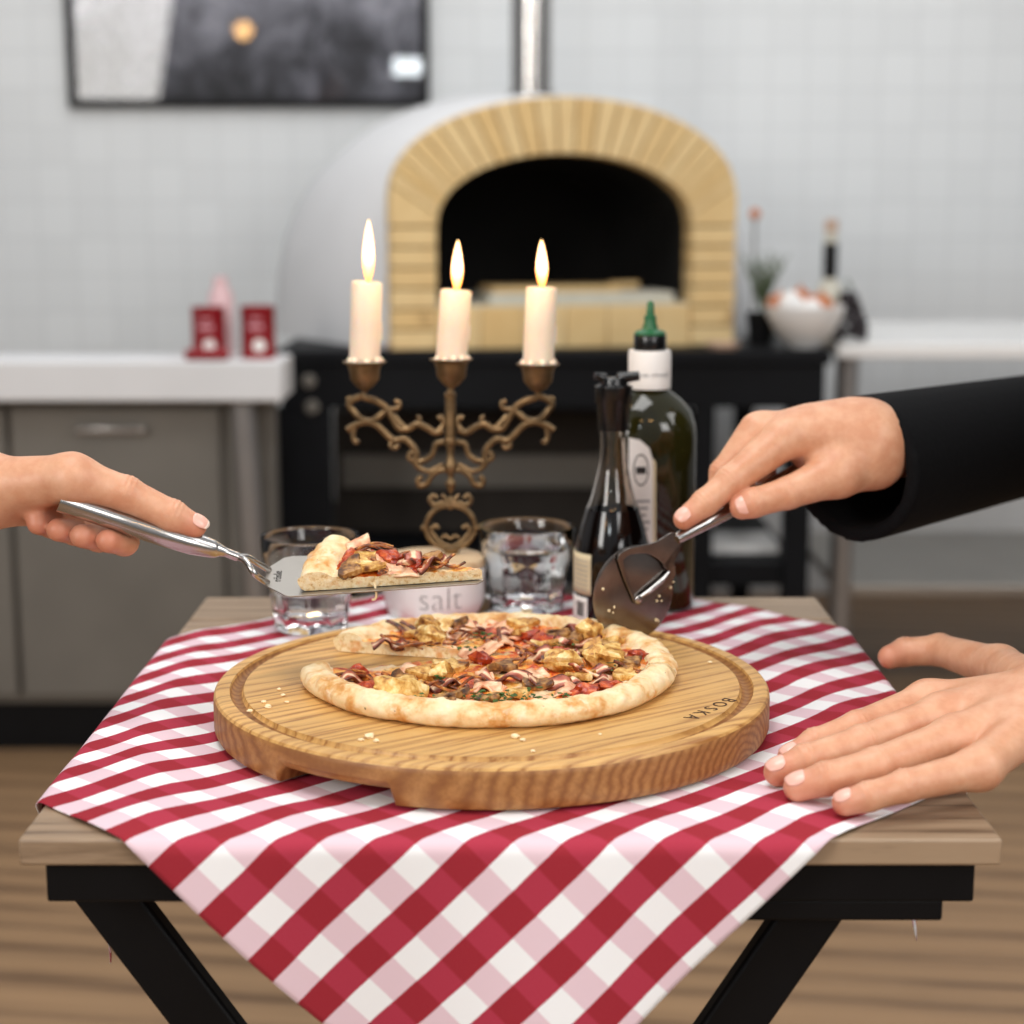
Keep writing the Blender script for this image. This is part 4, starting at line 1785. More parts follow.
# the label wraps the left part of the front face
pts = [P(629, 438, yf), P(640, 440, yf), P(649, 448, yf), P(653, 460, yf), P(653, 574, yf), P(628, 574, yf)]
make('front_label', MB().prism(pts, (0, .0006, 0)), 'white_label', oil, smooth=False)
mb = MB().prism([P(653.2, 458, yf), P(656, 463, yf), P(656, 576, yf), P(653.2, 576, yf)], (0, .0005, 0))
make('label_edge', mb, 'cream_label', oil, smooth=False)
# oval emblem on label
mb = MB()
ov = []
for k in range(24):
    a_ = 2 * PI * k / 24
    ov.append((P(641 + 8 * math.cos(a_), 470 + 16 * math.sin(a_), yf - .0002), P(641 + 6.8 * math.cos(a_), 470 + 14.5 * math.sin(a_), yf - .0002)))
for k in range(24):
    a, b = ov[k], ov[(k + 1) % 24]
    mb.prism([a[0], b[0], b[1], a[1]], (0, .0003, 0))
mb.prism([P(636, 467, yf - .0002), P(646, 467, yf - .0002), P(646, 474, yf - .0002), P(636, 474, yf - .0002)], (0, .0003, 0))
make('oval_emblem', mb, 'black_print', oil, smooth=False)
mb = MB()
for k in range(9):
    y_ = 500 + k * 7
    mb.prism([P(633, y_, yf - .0002), P(650 - (k % 3) * 2, y_, yf - .0002), P(650 - (k % 3) * 2, y_ + 2.5, yf - .0002), P(633, y_ + 2.5, yf - .0002)], (0, .0003, 0))
make('small_print', mb, 'grey_print', oil, smooth=False)

# ------------------------------------------------------------------ candelabra
KY = 1.565
K = lambda x, y: P(330 + x / 2.846, 200 + y / 2.846, KY)      # measured on the candle detail
ks = (K(100, 0) - K(0, 0)).x / 100
CX = 343
cb = empty('candelabra', (K(CX, 900).x, KY, CZ), 'antique brass three-armed candelabra with scrollwork behind the salt pot', 'candelabra')
cxw = K(CX, 700).x
# foot + lower stem
zf = lambda y: K(CX, y).z - CZ
make('base', MB().lathe([(0, .0005), (.036, .0005), (.038, .003), (.036, .007), (.028, .011), (.016, .016), (.009, .022), (.007, zf(1000)), (.009, zf(990)), (0, zf(985))], (cxw, KY, CZ), 40), 'brass', cb)
mb = MB()
ring = [K(CX + 70 * math.cos(a_), 930 - 62 * math.sin(a_)) for a_ in [2 * PI * k / 40 for k in range(41)]]
mb.tube(ring, 8 * ks, 10)
for s in (-1, 1):
    mb.tube(catmull([K(CX + s * 2, 985), K(CX + s * 22, 978), K(CX + s * 42, 960), K(CX + s * 55, 940), K(CX + s * 45, 926), K(CX + s * 34, 934)], 5), 6 * ks, 8)
    mb.tube(catmull([K(CX, 965), K(CX + s * 14, 955), K(CX + s * 24, 962)], 5), 5 * ks, 8)
    mb.ball(K(CX + s * 78, 932), 8 * ks, n=10)
    # palmette above the ring
    mb.tube(catmull([K(CX, 872), K(CX + s * 22, 862), K(CX + s * 46, 868), K(CX + s * 58, 852), K(CX + s * 48, 840), K(CX + s * 38, 848)], 5), [8 * ks] * 20 + [6 * ks] * 6, 8)
    mb.tube(catmull([K(CX, 870), K(CX + s * 14, 850), K(CX + s * 24, 838)], 5), 6 * ks, 8)
mb.ball(K(CX, 862), (10 * ks, 8 * ks, 22 * ks), n=12)
make('ring_ornament', mb, 'brass', cb)
zz = lambda y: zf(y)
st_prof = [(0, zz(838)), (6 * ks, zz(832)), (15 * ks, zz(815)), (17 * ks, zz(805)), (9 * ks, zz(792)), (10 * ks, zz(780)), (18 * ks, zz(768)), (20 * ks, zz(752)), (13 * ks, zz(738)), (11 * ks, zz(720)), (13 * ks, zz(700)),
           (22 * ks, zz(694)), (23 * ks, zz(682)), (16 * ks, zz(676)), (16 * ks, zz(640)), (16 * ks, zz(570)), (16 * ks, zz(560)), (18 * ks, zz(552)), (10 * ks, zz(545)), (9 * ks, zz(538))]
make('stem', MB().lathe(st_prof, (cxw, KY, CZ), 28), 'brass', cb)
for s in (-1, 1):
    def k2(x, y):
        return K(CX + s * (CX - x), y)
    mb = MB()
    r8 = 10.3 * ks
    mb.tube(catmull([k2(322, 655), k2(300, 662), k2(275, 648), k2(248, 638), k2(222, 652), k2(196, 650), k2(178, 622), k2(160, 592), k2(130, 572), k2(98, 562), k2(90, 552)], 6), r8, 9)
    mb.tube(catmull([k2(222, 652), k2(205, 640), k2(182, 612)], 4), r8 * .8, 8)
    mb.tube(catmull([k2(160, 592), k2(176, 596), k2(195, 590), k2(196, 576), k2(184, 574)], 4), r8 * .75, 8)
    mb.tube(catmull([k2(248, 640), k2(256, 622), k2(246, 616)], 4), r8 * .65, 8)
    mb.tube(catmull([k2(305, 660), k2(322, 640), k2(318, 618), k2(308, 622)], 4), r8 * .8, 8)
    mb.tube(catmull([k2(96, 556), k2(70, 566), k2(54, 580), k2(66, 600), k2(90, 624), k2(120, 628), k2(150, 606), k2(160, 596)], 6), r8, 9)
    mb.tube(catmull([k2(54, 580), k2(50, 566), k2(62, 562)], 4), r8 * .6, 8)
    mb.tube(catmull([k2(48, 655), k2(70, 642), k2(100, 632), k2(132, 640), k2(156, 662), k2(182, 684), k2(210, 680), k2(232, 696), k2(246, 720), k2(244, 748), k2(262, 768)], 6), r8, 9)
    mb.tube(catmull([k2(70, 645), k2(66, 672), k2(74, 690), k2(80, 682)], 4), r8 * .8, 8)
    mb.tube(catmull([k2(182, 684), k2(172, 698), k2(186, 706), k2(194, 696)], 4), r8 * .75, 8)
    mb.tube(catmull([k2(330, 688), k2(302, 694), k2(292, 722), k2(268, 742), k2(240, 742), k2(224, 732), k2(232, 718), k2(246, 722)], 6), r8 * .9, 9)
    mb.tube(catmull([k2(330, 768), k2(308, 770), k2(288, 786), k2(276, 806), k2(256, 812), k2(250, 796), k2(262, 786)], 6), r8 * .9, 9)
    mb.tube(catmull([k2(262, 768), k2(282, 772), k2(300, 764), k2(322, 752)], 4), r8 * .75, 8)
    make('arm', mb, 'brass', cb)

flames = [(98, 460, 98, (112, 235), (110, 55), 547), (345, 452, 345, (362, 260), (364, 113), 540), (592, 466, 592, (604, 250), (602, 112), 552)]
names = ['leftmost cream candle, the tallest with the highest flame, in the candelabra', 'middle cream candle leaning slightly, in the central cup of the candelabra', 'rightmost lit cream candle, in the right cup of the candelabra']
cand_top = [232, 256, 248]
for k, (cx_, yflange, _, fb, ft, ybot) in enumerate(flames):
    c0 = K(cx_, yflange)
    h = c0.z - K(cx_, ybot).z
    cupp = [(8 * ks, 0), (10 * ks, .002), (24 * ks, h * .18), (42 * ks, h * .42), (45 * ks, h * .7), (50 * ks, h * .9), (62 * ks, h * .97), (63 * ks, h), (46 * ks, h), (38 * ks, h * .9), (0, h * .88)]
    make('candle_cup', MB().lathe(cupp, (c0.x, KY, c0.z - h), 36), 'brass', cb)
    ct_ = K(cx_ + (8 if k == 0 else (14 if k == 1 else 12)), cand_top[k])
    b_ = V((c0.x, KY, c0.z - h * .1))
    lean = V((ct_.x - c0.x, 0, ct_.z - b_.z))
    lean.x = lean.x if k == 1 else lean.x * .9
    bx_ = b_ - lean * .0
    cn = empty('candle', b_, names[k], 'candle', 'lit candles in the candelabra')
    R_ = 45 * ks
    pth = [b_, b_ + lean * .06, b_ + lean * .07, b_ + lean * .5, b_ + lean * .97, b_ + lean * .99, b_ + lean, b_ + lean * .985]
    make('wax', MB().tube(pth, [R_ * .93, R_ * .93, R_ * (1.0), R_, R_ * 1.0, R_ * .97, R_ * .88, R_ * .5], 28), 'wax', cn)
    mb = MB()
    rr = random.Random(k)
    for q in range(9):
        a_ = 2 * PI * q / 9 + rr.uniform(-.2, .2)
        mb.ball(b_ + lean * .05 + V((math.cos(a_) * R_, math.sin(a_) * R_, 0)), (.0032, .0032, rr.uniform(.0016, .004)), n=10)
    mb.tube([b_ + lean * .30 + V((R_ * .98, 0, 0)), b_ + lean * .52 + V((R_ * .99, 0, 0))], [.0018, .0012], 8)
    make('wax_drips', mb, 'wax', cn)
    wk = b_ + lean * .985
    fbp, ftp = K(*fb), K(*ft)
    fbp.x = wk.x + (fbp.x - wk.x) * .6
    make('wick', MB().tube([wk + V((0, 0, -.002)), wk + V((.0006, 0, .004)), V((fbp.x, KY, fbp.z + .004))], .0008, 6), 'wick', cn)
    L = ftp.z - fbp.z
    fr = 17 * ks
    prof = [(0, 0), (.30, .03), (.62, .12), (.9, .26), (1.0, .38), (.93, .52), (.74, .68), (.5, .82), (.25, .93), (0, 1)]
    mb = MB()
    vs = []
    n = 20
    mbf = MB().lathe([(r_ * fr, z * L) for r_, z in prof], (0, 0, 0), n)
    mbf.v = [(x + fbp.x + (ftp.x - fbp.x) * (z / L), y * .9 + KY, z + fbp.z) for x, y, z in mbf.v]
    make('flame', mbf, 'flame', cn, angle=180)
    ld = bpy.data.lights.new('candle_glow', 'POINT')
    ld.energy = .12
    ld.color = (1, .62, .28)
    ld.shadow_soft_size = .012
    lo_ = bpy.data.objects.new('candle_glow', ld)
    COL.objects.link(lo_)
    lo_.location = (fbp.x, KY - .012, fbp.z + L * .4)
    lo_.location = lo_.location - V((0, .003, 0))

# ================================================================== pizza cutter
yaw = math.radians(31)
ca = V((math.cos(yaw), math.sin(yaw), 0))
cn_ = V((math.sin(yaw), -math.cos(yaw), 0))          # plane normal towards the camera
wb = G(633, 641, BZ + .0015)
WR = .0385
wc = wb + V((0, 0, WR))
cut = empty('pizza_cutter', wb, 'steel pizza wheel cutting the far crust of the pizza', 'pizza cutter')
mb = MB()
n = 72
vs = []
for (r_, o_) in ((0, .0008), (WR - .003, .0008), (WR, 0), (WR - .003, -.0008), (0, -.0008)):
    for k in range(n):
        a_ = 2 * PI * k / n
        vs.append(wc + (ca * math.cos(a_) + V((0, 0, 1)) * math.sin(a_)) * r_ + cn_ * o_)
fs = [(q * n + k, q * n + (k + 1) % n, (q + 1) * n + (k + 1) % n, (q + 1) * n + k) for q in range(4) for k in range(n)]
mb.add(vs, fs)
make('wheel', mb, 'steel_wheel', cut, angle=20)
p0 = wc + cn_ * .0022
C7 = lambda x, y: PL(560 + x / 6.4, 480 + y / 6.4, p0, cn_)
outer = [(465, 772), (440, 715), (400, 620), (362, 505), (366, 478), (400, 452), (450, 430), (520, 416), (580, 405), (620, 388), (655, 366), (700, 338), (722, 332), (792, 382), (750, 415), (705, 455), (712, 490), (734, 560), (736, 600), (722, 635), (690, 675), (640, 718), (575, 762), (515, 800), (490, 800), (472, 790)]
inner = [(470, 735), (450, 690), (430, 630), (402, 535), (402, 512), (420, 492), (450, 477), (500, 470), (545, 470), (580, 480), (612, 498), (635, 515), (650, 530), (662, 545), (672, 556), (680, 566), (684, 574), (686, 580), (684, 588), (680, 596), (668, 610), (630, 642), (575, 686), (515, 735), (500, 744), (484, 744)]
mb = MB()
o3, i3 = [C7(*p) for p in outer], [C7(*p) for p in inner]
n = len(outer)
th = cn_ * .0014
vs = o3 + i3 + [p + th for p in o3] + [p + th for p in i3]
fs = []
for k in range(n):
    j = (k + 1) % n
    fs.append((k, j, n + j, n + k))
    fs.append((2 * n + k, 3 * n + k, 3 * n + j, 2 * n + j))
    fs.append((k, 2 * n + k, 2 * n + j, j))
    fs.append((n + k, n + j, 3 * n + j, 3 * n + k))
mb.add(vs, fs)
make('yoke', mb, 'steel_wheel', cut, smooth=False, bevel=.0006)
# brighter raised bar that builds in the yoke's highlight edge, then the axle
mb = MB().tube([C7(500, 748) + th, C7(560, 706) + th * 1.8, C7(640, 640) + th * 1.8, C7(690, 588) + th], [.0012, .0022, .0022, .0014], 10)
make('yoke_highlight_bar', mb, 'steel', cut)
ax = C7(490, 762)
make('axle', MB().tube([ax - cn_ * .003, ax + cn_ * .003, ax + cn_ * .0036], [.0032, .0032, .002], 16), 'steel', cut)
hp = [PL(x, y, p0, cn_) for x, y in ((676, 539), (690, 531), (712, 519), (745, 501), (775, 484), (800, 470))]
make('handle', MB().tube(catmull(hp, 6), [.0048 + .0028 * min(1, k / 14) for k in range(31)], 18, flat=.85), 'steel', cut)
mb = MB()
rnd = random.Random(4)
for (x, y, s) in ((280, 700, 1.6), (318, 838, 1.7), (352, 815, 1.3), (345, 850, .9), (640, 745, 1.6), (625, 775, 1.5), (655, 775, 1.1), (712, 690, 1.6), (730, 655, 1.2), (620, 895, 1.8), (635, 905, 1.1), (390, 975, 2.0), (420, 990, 2.0), (450, 1000, 1.6), (490, 975, 1.8), (505, 990, 1.7), (430, 1010, 1.4), (540, 1000, 1.2), (475, 1005, 1.5), (380, 1000, 1.4)):
    c = C7(x, y) - cn_ * .0010
    mb.ball(c, .00075 * s, n=8, nz=.5, seed=x)
make('clinging_crumbs', mb, 'crumb', cut)
cut.children[-1]['kind'] = 'stuff'


# ================================================================== hands
class Hand:
    def __init__(self, fingers, palm, arm, kpf=.010):
        """fingers: list of dict(pts, rad, up); palm: list of cones; arm: list of cones"""
        self.fingers, self.palm, self.arm, self.k = fingers, palm, arm, kpf

    def sdf(self, p):
        d = None
        for a, b, ra, rb in self.palm:
            q = cone(p, a, b, ra, rb)
            d = q if d is None else smin(d, q, .014)
        for a, b, ra, rb in self.arm:
            d = smin(d, cone(p, a, b, ra, rb), .016)
        df = None
        for f in self.fingers:
            q = None
            for i in range(len(f['pts']) - 1):
                c = cone(p, f['pts'][i], f['pts'][i + 1], f['rad'][i], f['rad'][i + 1])
                q = c if q is None else smin(q, c, .0035)
            # knuckle folds
            for i in range(1, len(f['pts']) - 1):
                j = np.array(f['pts'][i], dtype=np.float32)
                t = np.array((V(f['pts'][i + 1]) - V(f['pts'][i - 1])).normalized(), dtype=np.float32)
                u = np.array(f['up'], dtype=np.float32)
                r = p - j
                ax_ = r @ t
                up_ = r @ u
                dist2 = (r * r).sum(1)
                g = np.exp(-dist2 / (2 * (f['rad'][i] * 1.05) ** 2)) * np.clip(up_ / f['rad'][i], 0, 1)
                q = q - g * .0006 * (1 + 1.3 * np.cos(ax_ * 2 * PI / .0036)) * np.exp(-(ax_ / .0055) ** 2)
            df = q if df is None else smin(df, q, .0016)
        return smin(d, df, self.k)

    def tone(self, P_):
        t = np.zeros(len(P_))
        for f in self.fingers:
            tip = np.array(f['pts'][-1])
            d = np.linalg.norm(P_ - tip, axis=1)
            t = np.maximum(t, .75 * np.exp(-(d / .013) ** 2))
            for j in f['pts'][:-1]:
                d = np.linalg.norm(P_ - np.array(j), axis=1)
                t = np.maximum(t, .32 * np.exp(-(d / .009) ** 2))
        return t

    def bounds(self):
        pts = [q for f in self.fingers for q in f['pts']] + [q for c in self.palm + self.arm for q in c[:2]]
        a = np.array([tuple(q) for q in pts])
        return a.min(0) - .034, a.max(0) + .034

    def mesh(self, h=.0012):
        lo, hi = self.bounds()
        pos, fa = surface_nets(self.sdf, lo, hi, h)
        return pos, fa, self.tone(pos)


def join_body(name, chunks, parent, bones=()):
    off = 0
    P_, F_, T_ = [], [], []
    for pos, fa, tone in chunks:
        P_.append(pos)
        F_.append(fa + off)
        T_.append(tone)
        off += len(pos)
    # join the head and both forearms under the clothes
    starts = np.cumsum([0] + [len(c[0]) for c in chunks])
    for k, path in enumerate(bones):
        A, B = chunks[0], chunks[k + 1]
        ends = []
        for (pos, fa, _), q, o_ in ((A, path[0], 0), (B, path[-1], starts[k + 1])):
            i_ = int(np.argmin(np.linalg.norm(pos - np.array(q), axis=1)))
            f_ = fa[np.nonzero((fa == i_).any(1))[0][0]]
            m_ = list(f_).index(i_)
            ends.append((i_ + o_, int(f_[(m_ + 1) % 4]) + o_))
        mids = np.array([[tuple(V(q)), tuple(V(q) + V((0, 0, .01)))] for q in path[1:-1]]).reshape(-1, 3)
        P_.append(mids)
        T_.append(np.zeros(len(mids)))
        ring_ = [ends[0]] + [(off + 2 * m_, off + 2 * m_ + 1) for m_ in range(len(mids) // 2)] + [ends[1]]
        off += len(mids)
        F_.append(np.array([(a_[0], a_[1], b_[1], b_[0]) for a_, b_ in zip(ring_[:-1], ring_[1:])]))
    P_, F_, T_ = np.concatenate(P_), np.concatenate(F_), np.concatenate(T_)
    me = mesh_from(P_, F_, name)
    at = me.attributes.new('tone', 'FLOAT', 'POINT')
    at.data.foreach_set('value', T_.astype(np.float32))
    return link(name, me, parent, 'skin', angle=180)


def nail(parent, tip, base, up, r, tipcol=True, w=.8, L=1.15, back=.15):
    t = (V(tip) - V(base)).normalized()
    u = V(up)
    u = (u - t * u.dot(t)).normalized()
    s = t.cross(u)
    mb = MB()
    n, m = 12, 12
    vs = []
    rr = r * 1.035
    for i in range(n + 1):
        a_ = -1 + 2 * i / n
        for j in range(m + 1):
            b_ = -1 + 2 * j / m
            # disc to squircle patch
            x = a_ * math.sqrt(1 - b_ * b_ * .38)
            y = b_ * math.sqrt(1 - a_ * a_ * .38)
            ang = y * w
            lift = .0004 - .0009 * max(0, x) ** 2
            dip = -(max(0, x * .5 + .25)) ** 2 * r * .34
            q = V(tip) + t * (x * r * L * .62 + r * back) + (s * math.sin(ang) + u * math.cos(ang)) * (rr + lift + dip)
            vs.append(q)
    fs = [(i * (m + 1) + j, i * (m + 1) + j + 1, (i + 1) * (m + 1) + j + 1, (i + 1) * (m + 1) + j) for i in range(n) for j in range(m)]
    mb.add(vs, fs)
    mb.mi = [1 if (f[0] // (m + 1)) >= n - 2 and tipcol else 0 for f in fs]
    o = make('fingernail', mb, ['nail', 'nail_tip'], parent, angle=180)
    so = o.modifiers.new('thickness', 'SOLIDIFY')
    so.thickness = .0008
    so.offset = -1
    return o


def unit(v):
    return V(v).normalized()


# --- the hand holding the cutter (right hand of the person on the right)
HY = hp[3].y                      # distance of the handle under the fingers
# --- fine offsets: o = extra distance behind the handle axis
def T(px, py, o):
    return P(px, py, HY + o)


up1 = unit((-.45, -.45, .8))
idx1 = dict(pts=[T(781, 441, -.004), T(731, 481, -.020), T(705, 503, -.028), T(684, 519, -.033)], rad=[.0165, .0122, .0106, .0086], up=up1)
mid1 = dict(pts=[T(757, 430, .014), T(724, 473, .006), T(716, 503, -.002), T(728, 508, .002)], rad=[.0148, .0114, .0094, .0080], up=unit((-.8, 0, .6)))
rng1 = dict(pts=[T(770, 434, .034), T(742, 466, .030), T(744, 493, .018), T(760, 496, .012)], rad=[.0138, .0104, .0090, .0078], up=unit((-.8, 0, .6)))
pky1 = dict(pts=[T(788, 438, .050), T(765, 460, .046), T(768, 484, .034), T(783, 486, .028)], rad=[.0122, .0088, .0078, .0070], up=unit((-.8, 0, .6)))
thb1 = dict(pts=[T(838, 473, -.014), T(788, 493, -.024), T(753, 503, -.029), T(742, 507, -.030)], rad=[.0185, .0126, .0116, .0100], up=unit((-.1, -.95, .25)))
palm1 = [(T(868, 442, .004), T(795, 433, .000), .027, .0170), (T(868, 434, .016), T(772, 430, .018), .027, .0150), (T(868, 436, .030), T(784, 436, .036), .024, .0140),
         (T(870, 444, .040), T(798, 444, .048), .020, .0125), (T(872, 458, .008), T(838, 473, -.010), .026, .0185), (T(860, 450, .02), T(815, 450, .022), .025, .019), (T(815, 432, .012), T(850, 430, .015), .020, .024)]
el1 = V((.58, 1.70, .88))
wr1 = T(872, 446, .022)
arm1 = [(wr1, wr1 + (el1 - wr1) * .45, .0275, .031)]
hand1 = Hand([idx1, mid1, rng1, pky1, thb1], palm1, arm1, .010)

# --- the hand resting on the cloth (left hand of the same person)
zc2 = CZ + .0035


def U(px, py, r, lift=0.0):
    z = zc2 + r + lift
    g = G(px, py, z)
    return V((g.x, g.y, z))


up2 = V((0, -.15, 1)).normalized()
f_i = dict(pts=[U(928, 702, .013, .016), U(858, 728, .0105, .011), U(815, 744, .0092, .005), U(790, 757, .0076)], rad=[.0140, .0112, .0100, .0084], up=up2)
f_m = dict(pts=[U(942, 716, .013, .016), U(862, 744, .0108, .011), U(806, 761, .0097, .005), U(778, 772, .0082)], rad=[.0144, .0118, .0107, .0093], up=up2)
f_r = dict(pts=[U(955, 738, .013, .014), U(876, 766, .0105, .010), U(826, 779, .0096, .004), U(798, 787, .0083)], rad=[.0140, .0114, .0105, .0093], up=up2)
f_p = dict(pts=[U(980, 768, .012, .010), U(905, 786, .0095, .007), U(868, 797, .0088, .003), U(845, 803, .0076)], rad=[.0125, .0098, .0088, .0080], up=up2)
f_t = dict(pts=[U(1000, 668, .014, .008), U(940, 650, .012, .004), U(905, 652, .0105, .001), U(890, 657, .0095)], rad=[.016, .0125, .0112, .0095], up=unit((0, .3, 1)))
w2 = U(1060, 700, .02, .022)
palm2 = [(w2, f_i['pts'][0], .022, .0138), (w2, f_m['pts'][0], .022, .0140), (w2, f_r['pts'][0], .021, .0135), (w2, f_p['pts'][0], .019, .0125), (w2, f_t['pts'][0], .021, .016)]
el2 = V((.60, 1.02, .93))
arm2 = [(w2, w2 + (el2 - w2) * .4, .0245, .029)]
hand2 = Hand([f_i, f_m, f_r, f_p, f_t], palm2, arm2, .010)

# --- the thumb and hand on the server handle (person on the left)
SYh = H2.y


def W(px, py, o):
    return P(px, py, SYh + o)


thb3 = dict(pts=[W(72, 478, -.010), W(126, 494, -.004), W(172, 516, 0), W(194, 526, .003)], rad=[.0160, .0125, .0112, .0090], up=unit((.3, -.25, .9)))
i3_ = dict(pts=[W(62, 502, .024), W(112, 520, .024), W(124, 542, .008), W(108, 541, -.010)], rad=[.0135, .0108, .0096, .0085], up=unit((.9, 0, -.2)))
m3_ = dict(pts=[W(44, 500, .030), W(88, 518, .028), W(99, 538, .008), W(82, 536, -.010)], rad=[.0138, .0108, .0096, .0085], up=unit((.9, 0, -.2)))
r3_ = dict(pts=[W(26, 498, .034), W(66, 514, .030), W(75, 532, .010), W(58, 530, -.008)], rad=[.0132, .0102, .0092, .0082], up=unit((.9, 0, -.2)))
p3_ = dict(pts=[W(8, 498, .034), W(44, 510, .030), W(52, 526, .012), W(38, 524, -.004)], rad=[.0120, .0092, .0084, .0076], up=unit((.9, 0, -.2)))
w3 = W(-30, 490, .010)
palm3 = [(w3, i3_['pts'][0], .024, .0138), (w3, m3_['pts'][0], .024, .0138), (w3, r3_['pts'][0], .022, .0135), (w3, p3_['pts'][0], .020, .0125), (w3, thb3['pts'][0], .023, .0165)]
el3 = V((-.66, 1.22, .96))
arm3 = [(w3, w3 + (el3 - w3) * .4, .025, .029)]
hand3 = Hand([thb3, i3_, m3_, r3_, p3_], palm3, arm3, .010)


# --- head, jumper, trousers for each person; both stand just outside the table
def head_sdf(c, fx):
    c = np.array(c)
    s = fx

    def f(p):
        d = ellip(p, c + np.array((0, 0, .02)), (.092, .074, .105))
        d = smin(d, ellip(p, c + np.array((s * .030, 0, -.055)), (.055, .050, .062)), .03)
        d = smin(d, cone(p, c + np.array((s * .088, 0, .012)), c + np.array((s * .108, 0, -.022)), .008, .013), .012)
        for e in (-1, 1):
            d = smin(d, ellip(p, c + np.array((0, e * .074, -.005)), (.018, .008, .030)), .006)
            d = np.maximum(d, -(ellip(p, c + np.array((s * .094, e * .032, .016)), (.014, .016, .010)))) if False else d
        d = smin(d, ellip(p, c + np.array((s * .080, 0, -.060)), (.012, .024, .006)), .006)
        d = smin(d, cone(p, c + np.array((-.005 * s, 0, -.06)), c + np.array((-.02 * s, 0, -.20)), .052, .058), .03)
        return d
    return f


def person(x, y, fx, hands, elbows, wrists, shoulder_z, label):
    """fx: facing along x (+1 or -1)"""
    e = empty('person', (x, y, 0), label, 'person')
    hc = V((x + fx * .01, y, shoulder_z + .22))
    hs = surface_nets(head_sdf(hc, fx), (hc.x - .13, hc.y - .11, hc.z - .24), (hc.x + .13, hc.y + .11, hc.z + .15), .006)
    chunks = [(hs[0], hs[1], np.zeros(len(hs[0])))]
    for hd in hands:
        chunks.append(hd.mesh())
    order = []
    for hd, el, wq, s_ in zip(hands, elbows, wrists, (-1, 1)):
        end = V(hd.arm[0][0]) + (V(hd.arm[0][1]) - V(hd.arm[0][0])) * (0 if (V(hd.arm[0][0]) - V(el)).length < (V(hd.arm[0][1]) - V(el)).length else 1)
        order.append([hc + V((0, 0, -.2)), V((x - fx * .02, y + s_ * .17, shoulder_z)), V(el), end])
    body = join_body('body', chunks, e, order)
    for s in (-1, 1):
        ec = hc + V((fx * .083, s * .031, .014))
        make('eye', MB().ball(ec, .0125, n=14).ball(ec + V((fx * .0072, 0, 0)), .0062, m=1, n=10), ['eye', 'black_plastic'], body)
    sh = [V((x - fx * .02, y + s * .185, shoulder_z)) for s in (-1, 1)]

    def jumper(p):
        d = cone(p, (x - .0, y - .10, shoulder_z - .12), (x, y - .08, .95), .125, .12)
        d = smin(d, cone(p, (x, y + .10, shoulder_z - .12), (x, y + .08, .95), .125, .12), .06)
        d = smin(d, cone(p, sh[0], sh[1], .062, .062), .06)
        d = smin(d, cone(p, (x - .01 * fx, y, shoulder_z), (x - .01 * fx, y, shoulder_z + .06), .075, .062), .04)
        for s_, el, wr in zip(sh, elbows, wrists):
            d = smin(d, cone(p, s_, el, .062, .054), .03)
            d = smin(d, cone(p, el, wr[0], .054, wr[1]), .02)
        for el, wr in zip(elbows, wrists):
            ax_ = (V(wr[0]) - V(el)).normalized()
            q = (p - np.array(wr[0])) @ np.array(ax_)
            near_ = np.linalg.norm(p - np.array(wr[0]), axis=1) < .09
            d = np.where(near_, np.maximum(d, q), d)
            hol = cone(p, V(wr[0]) - ax_ * .05, V(wr[0]) + ax_ * .03, wr[1] - .016, wr[1] - .0090)
            d = np.maximum(d, -hol)
        return d
    allp = np.array([tuple(q) for q in list(sh) + list(elbows) + [w_[0] for w_ in wrists]] + [(x, y - .2, .8), (x, y + .2, shoulder_z + .1), (x - .12, y, 1), (x + .12, y, 1)])
    js = surface_nets(jumper, allp.min(0) - .09, allp.max(0) + .09, .0055)
    link('jumper', mesh_from(js[0], js[1]), e, 'cloth_black', angle=180)
    mb = MB()
    for s in (-1, 1):
        mb.tube([(x, y + s * .09, .93), (x, y + s * .095, .80), (x + fx * .01, y + s * .10, .48), (x, y + s * .10, .06)], [.11, .10, .07, .06], 20)
    make('trousers', mb, 'trouser', e)
    mb = MB()
    for s in (-1, 1):
        mb.tube([(x - fx * .08, y + s * .10, .04), (x, y + s * .10, .05), (x + fx * .10, y + s * .105, .038), (x + fx * .18, y + s * .11, .032)], [.034, .042, .040, .028], 16)
    make('shoes', mb, 'black_plastic', e)
    hr = surface_nets(lambda p: np.maximum(ellip(p, np.array(hc) + np.array((-fx * .008, 0, .028)), (.099, .082, .108)), -(ellip(p, np.array(hc) + np.array((fx * .075, 0, -.035)), (.085, .07, .10)))),
                      (hc.x - .13, hc.y - .11, hc.z - .12), (hc.x + .13, hc.y + .11, hc.z + .16), .006)
    link('hair', mesh_from(hr[0], hr[1]), body, 'hair', angle=180)
    return e, body


c1 = T(853, 470, .020)
c2_ = w2 + (el2 - w2) * .13
right, rb_ = person(.80, 1.36, -1, [hand2, hand1], [el2, el1], [(c2_, .038), (c1, .060)], 1.42,
                    'person at the right in a black jumper, cutting pizza with one hand')
nail(rb_, idx1['pts'][3], idx1['pts'][2], unit((-.30, -.75, .62)), .0086, w=.8, tipcol=False, back=.05)
nail(rb_, thb1['pts'][3], thb1['pts'][1], unit((-.12, -.9, .35)), .0102, w=.85, back=-.05, tipcol=False)
for f in (f_i, f_m, f_r, f_p):
    nail(rb_, f['pts'][3], f['pts'][2], V((0, -.18, 1)), f['rad'][3], w=.9, tipcol=False, back=.05)
c3 = w3 + (el3 - w3) * .13
lh_el, lh_wr = V((-.86, .98, 1.12)), V((-.80, 1.02, .88))
restp = [(lh_wr, lh_wr + V((0, 0, -.06)), .022, .030), (lh_wr + V((0, 0, -.06)), lh_wr + V((.01, .01, -.10)), .030, .022)]
fing = []
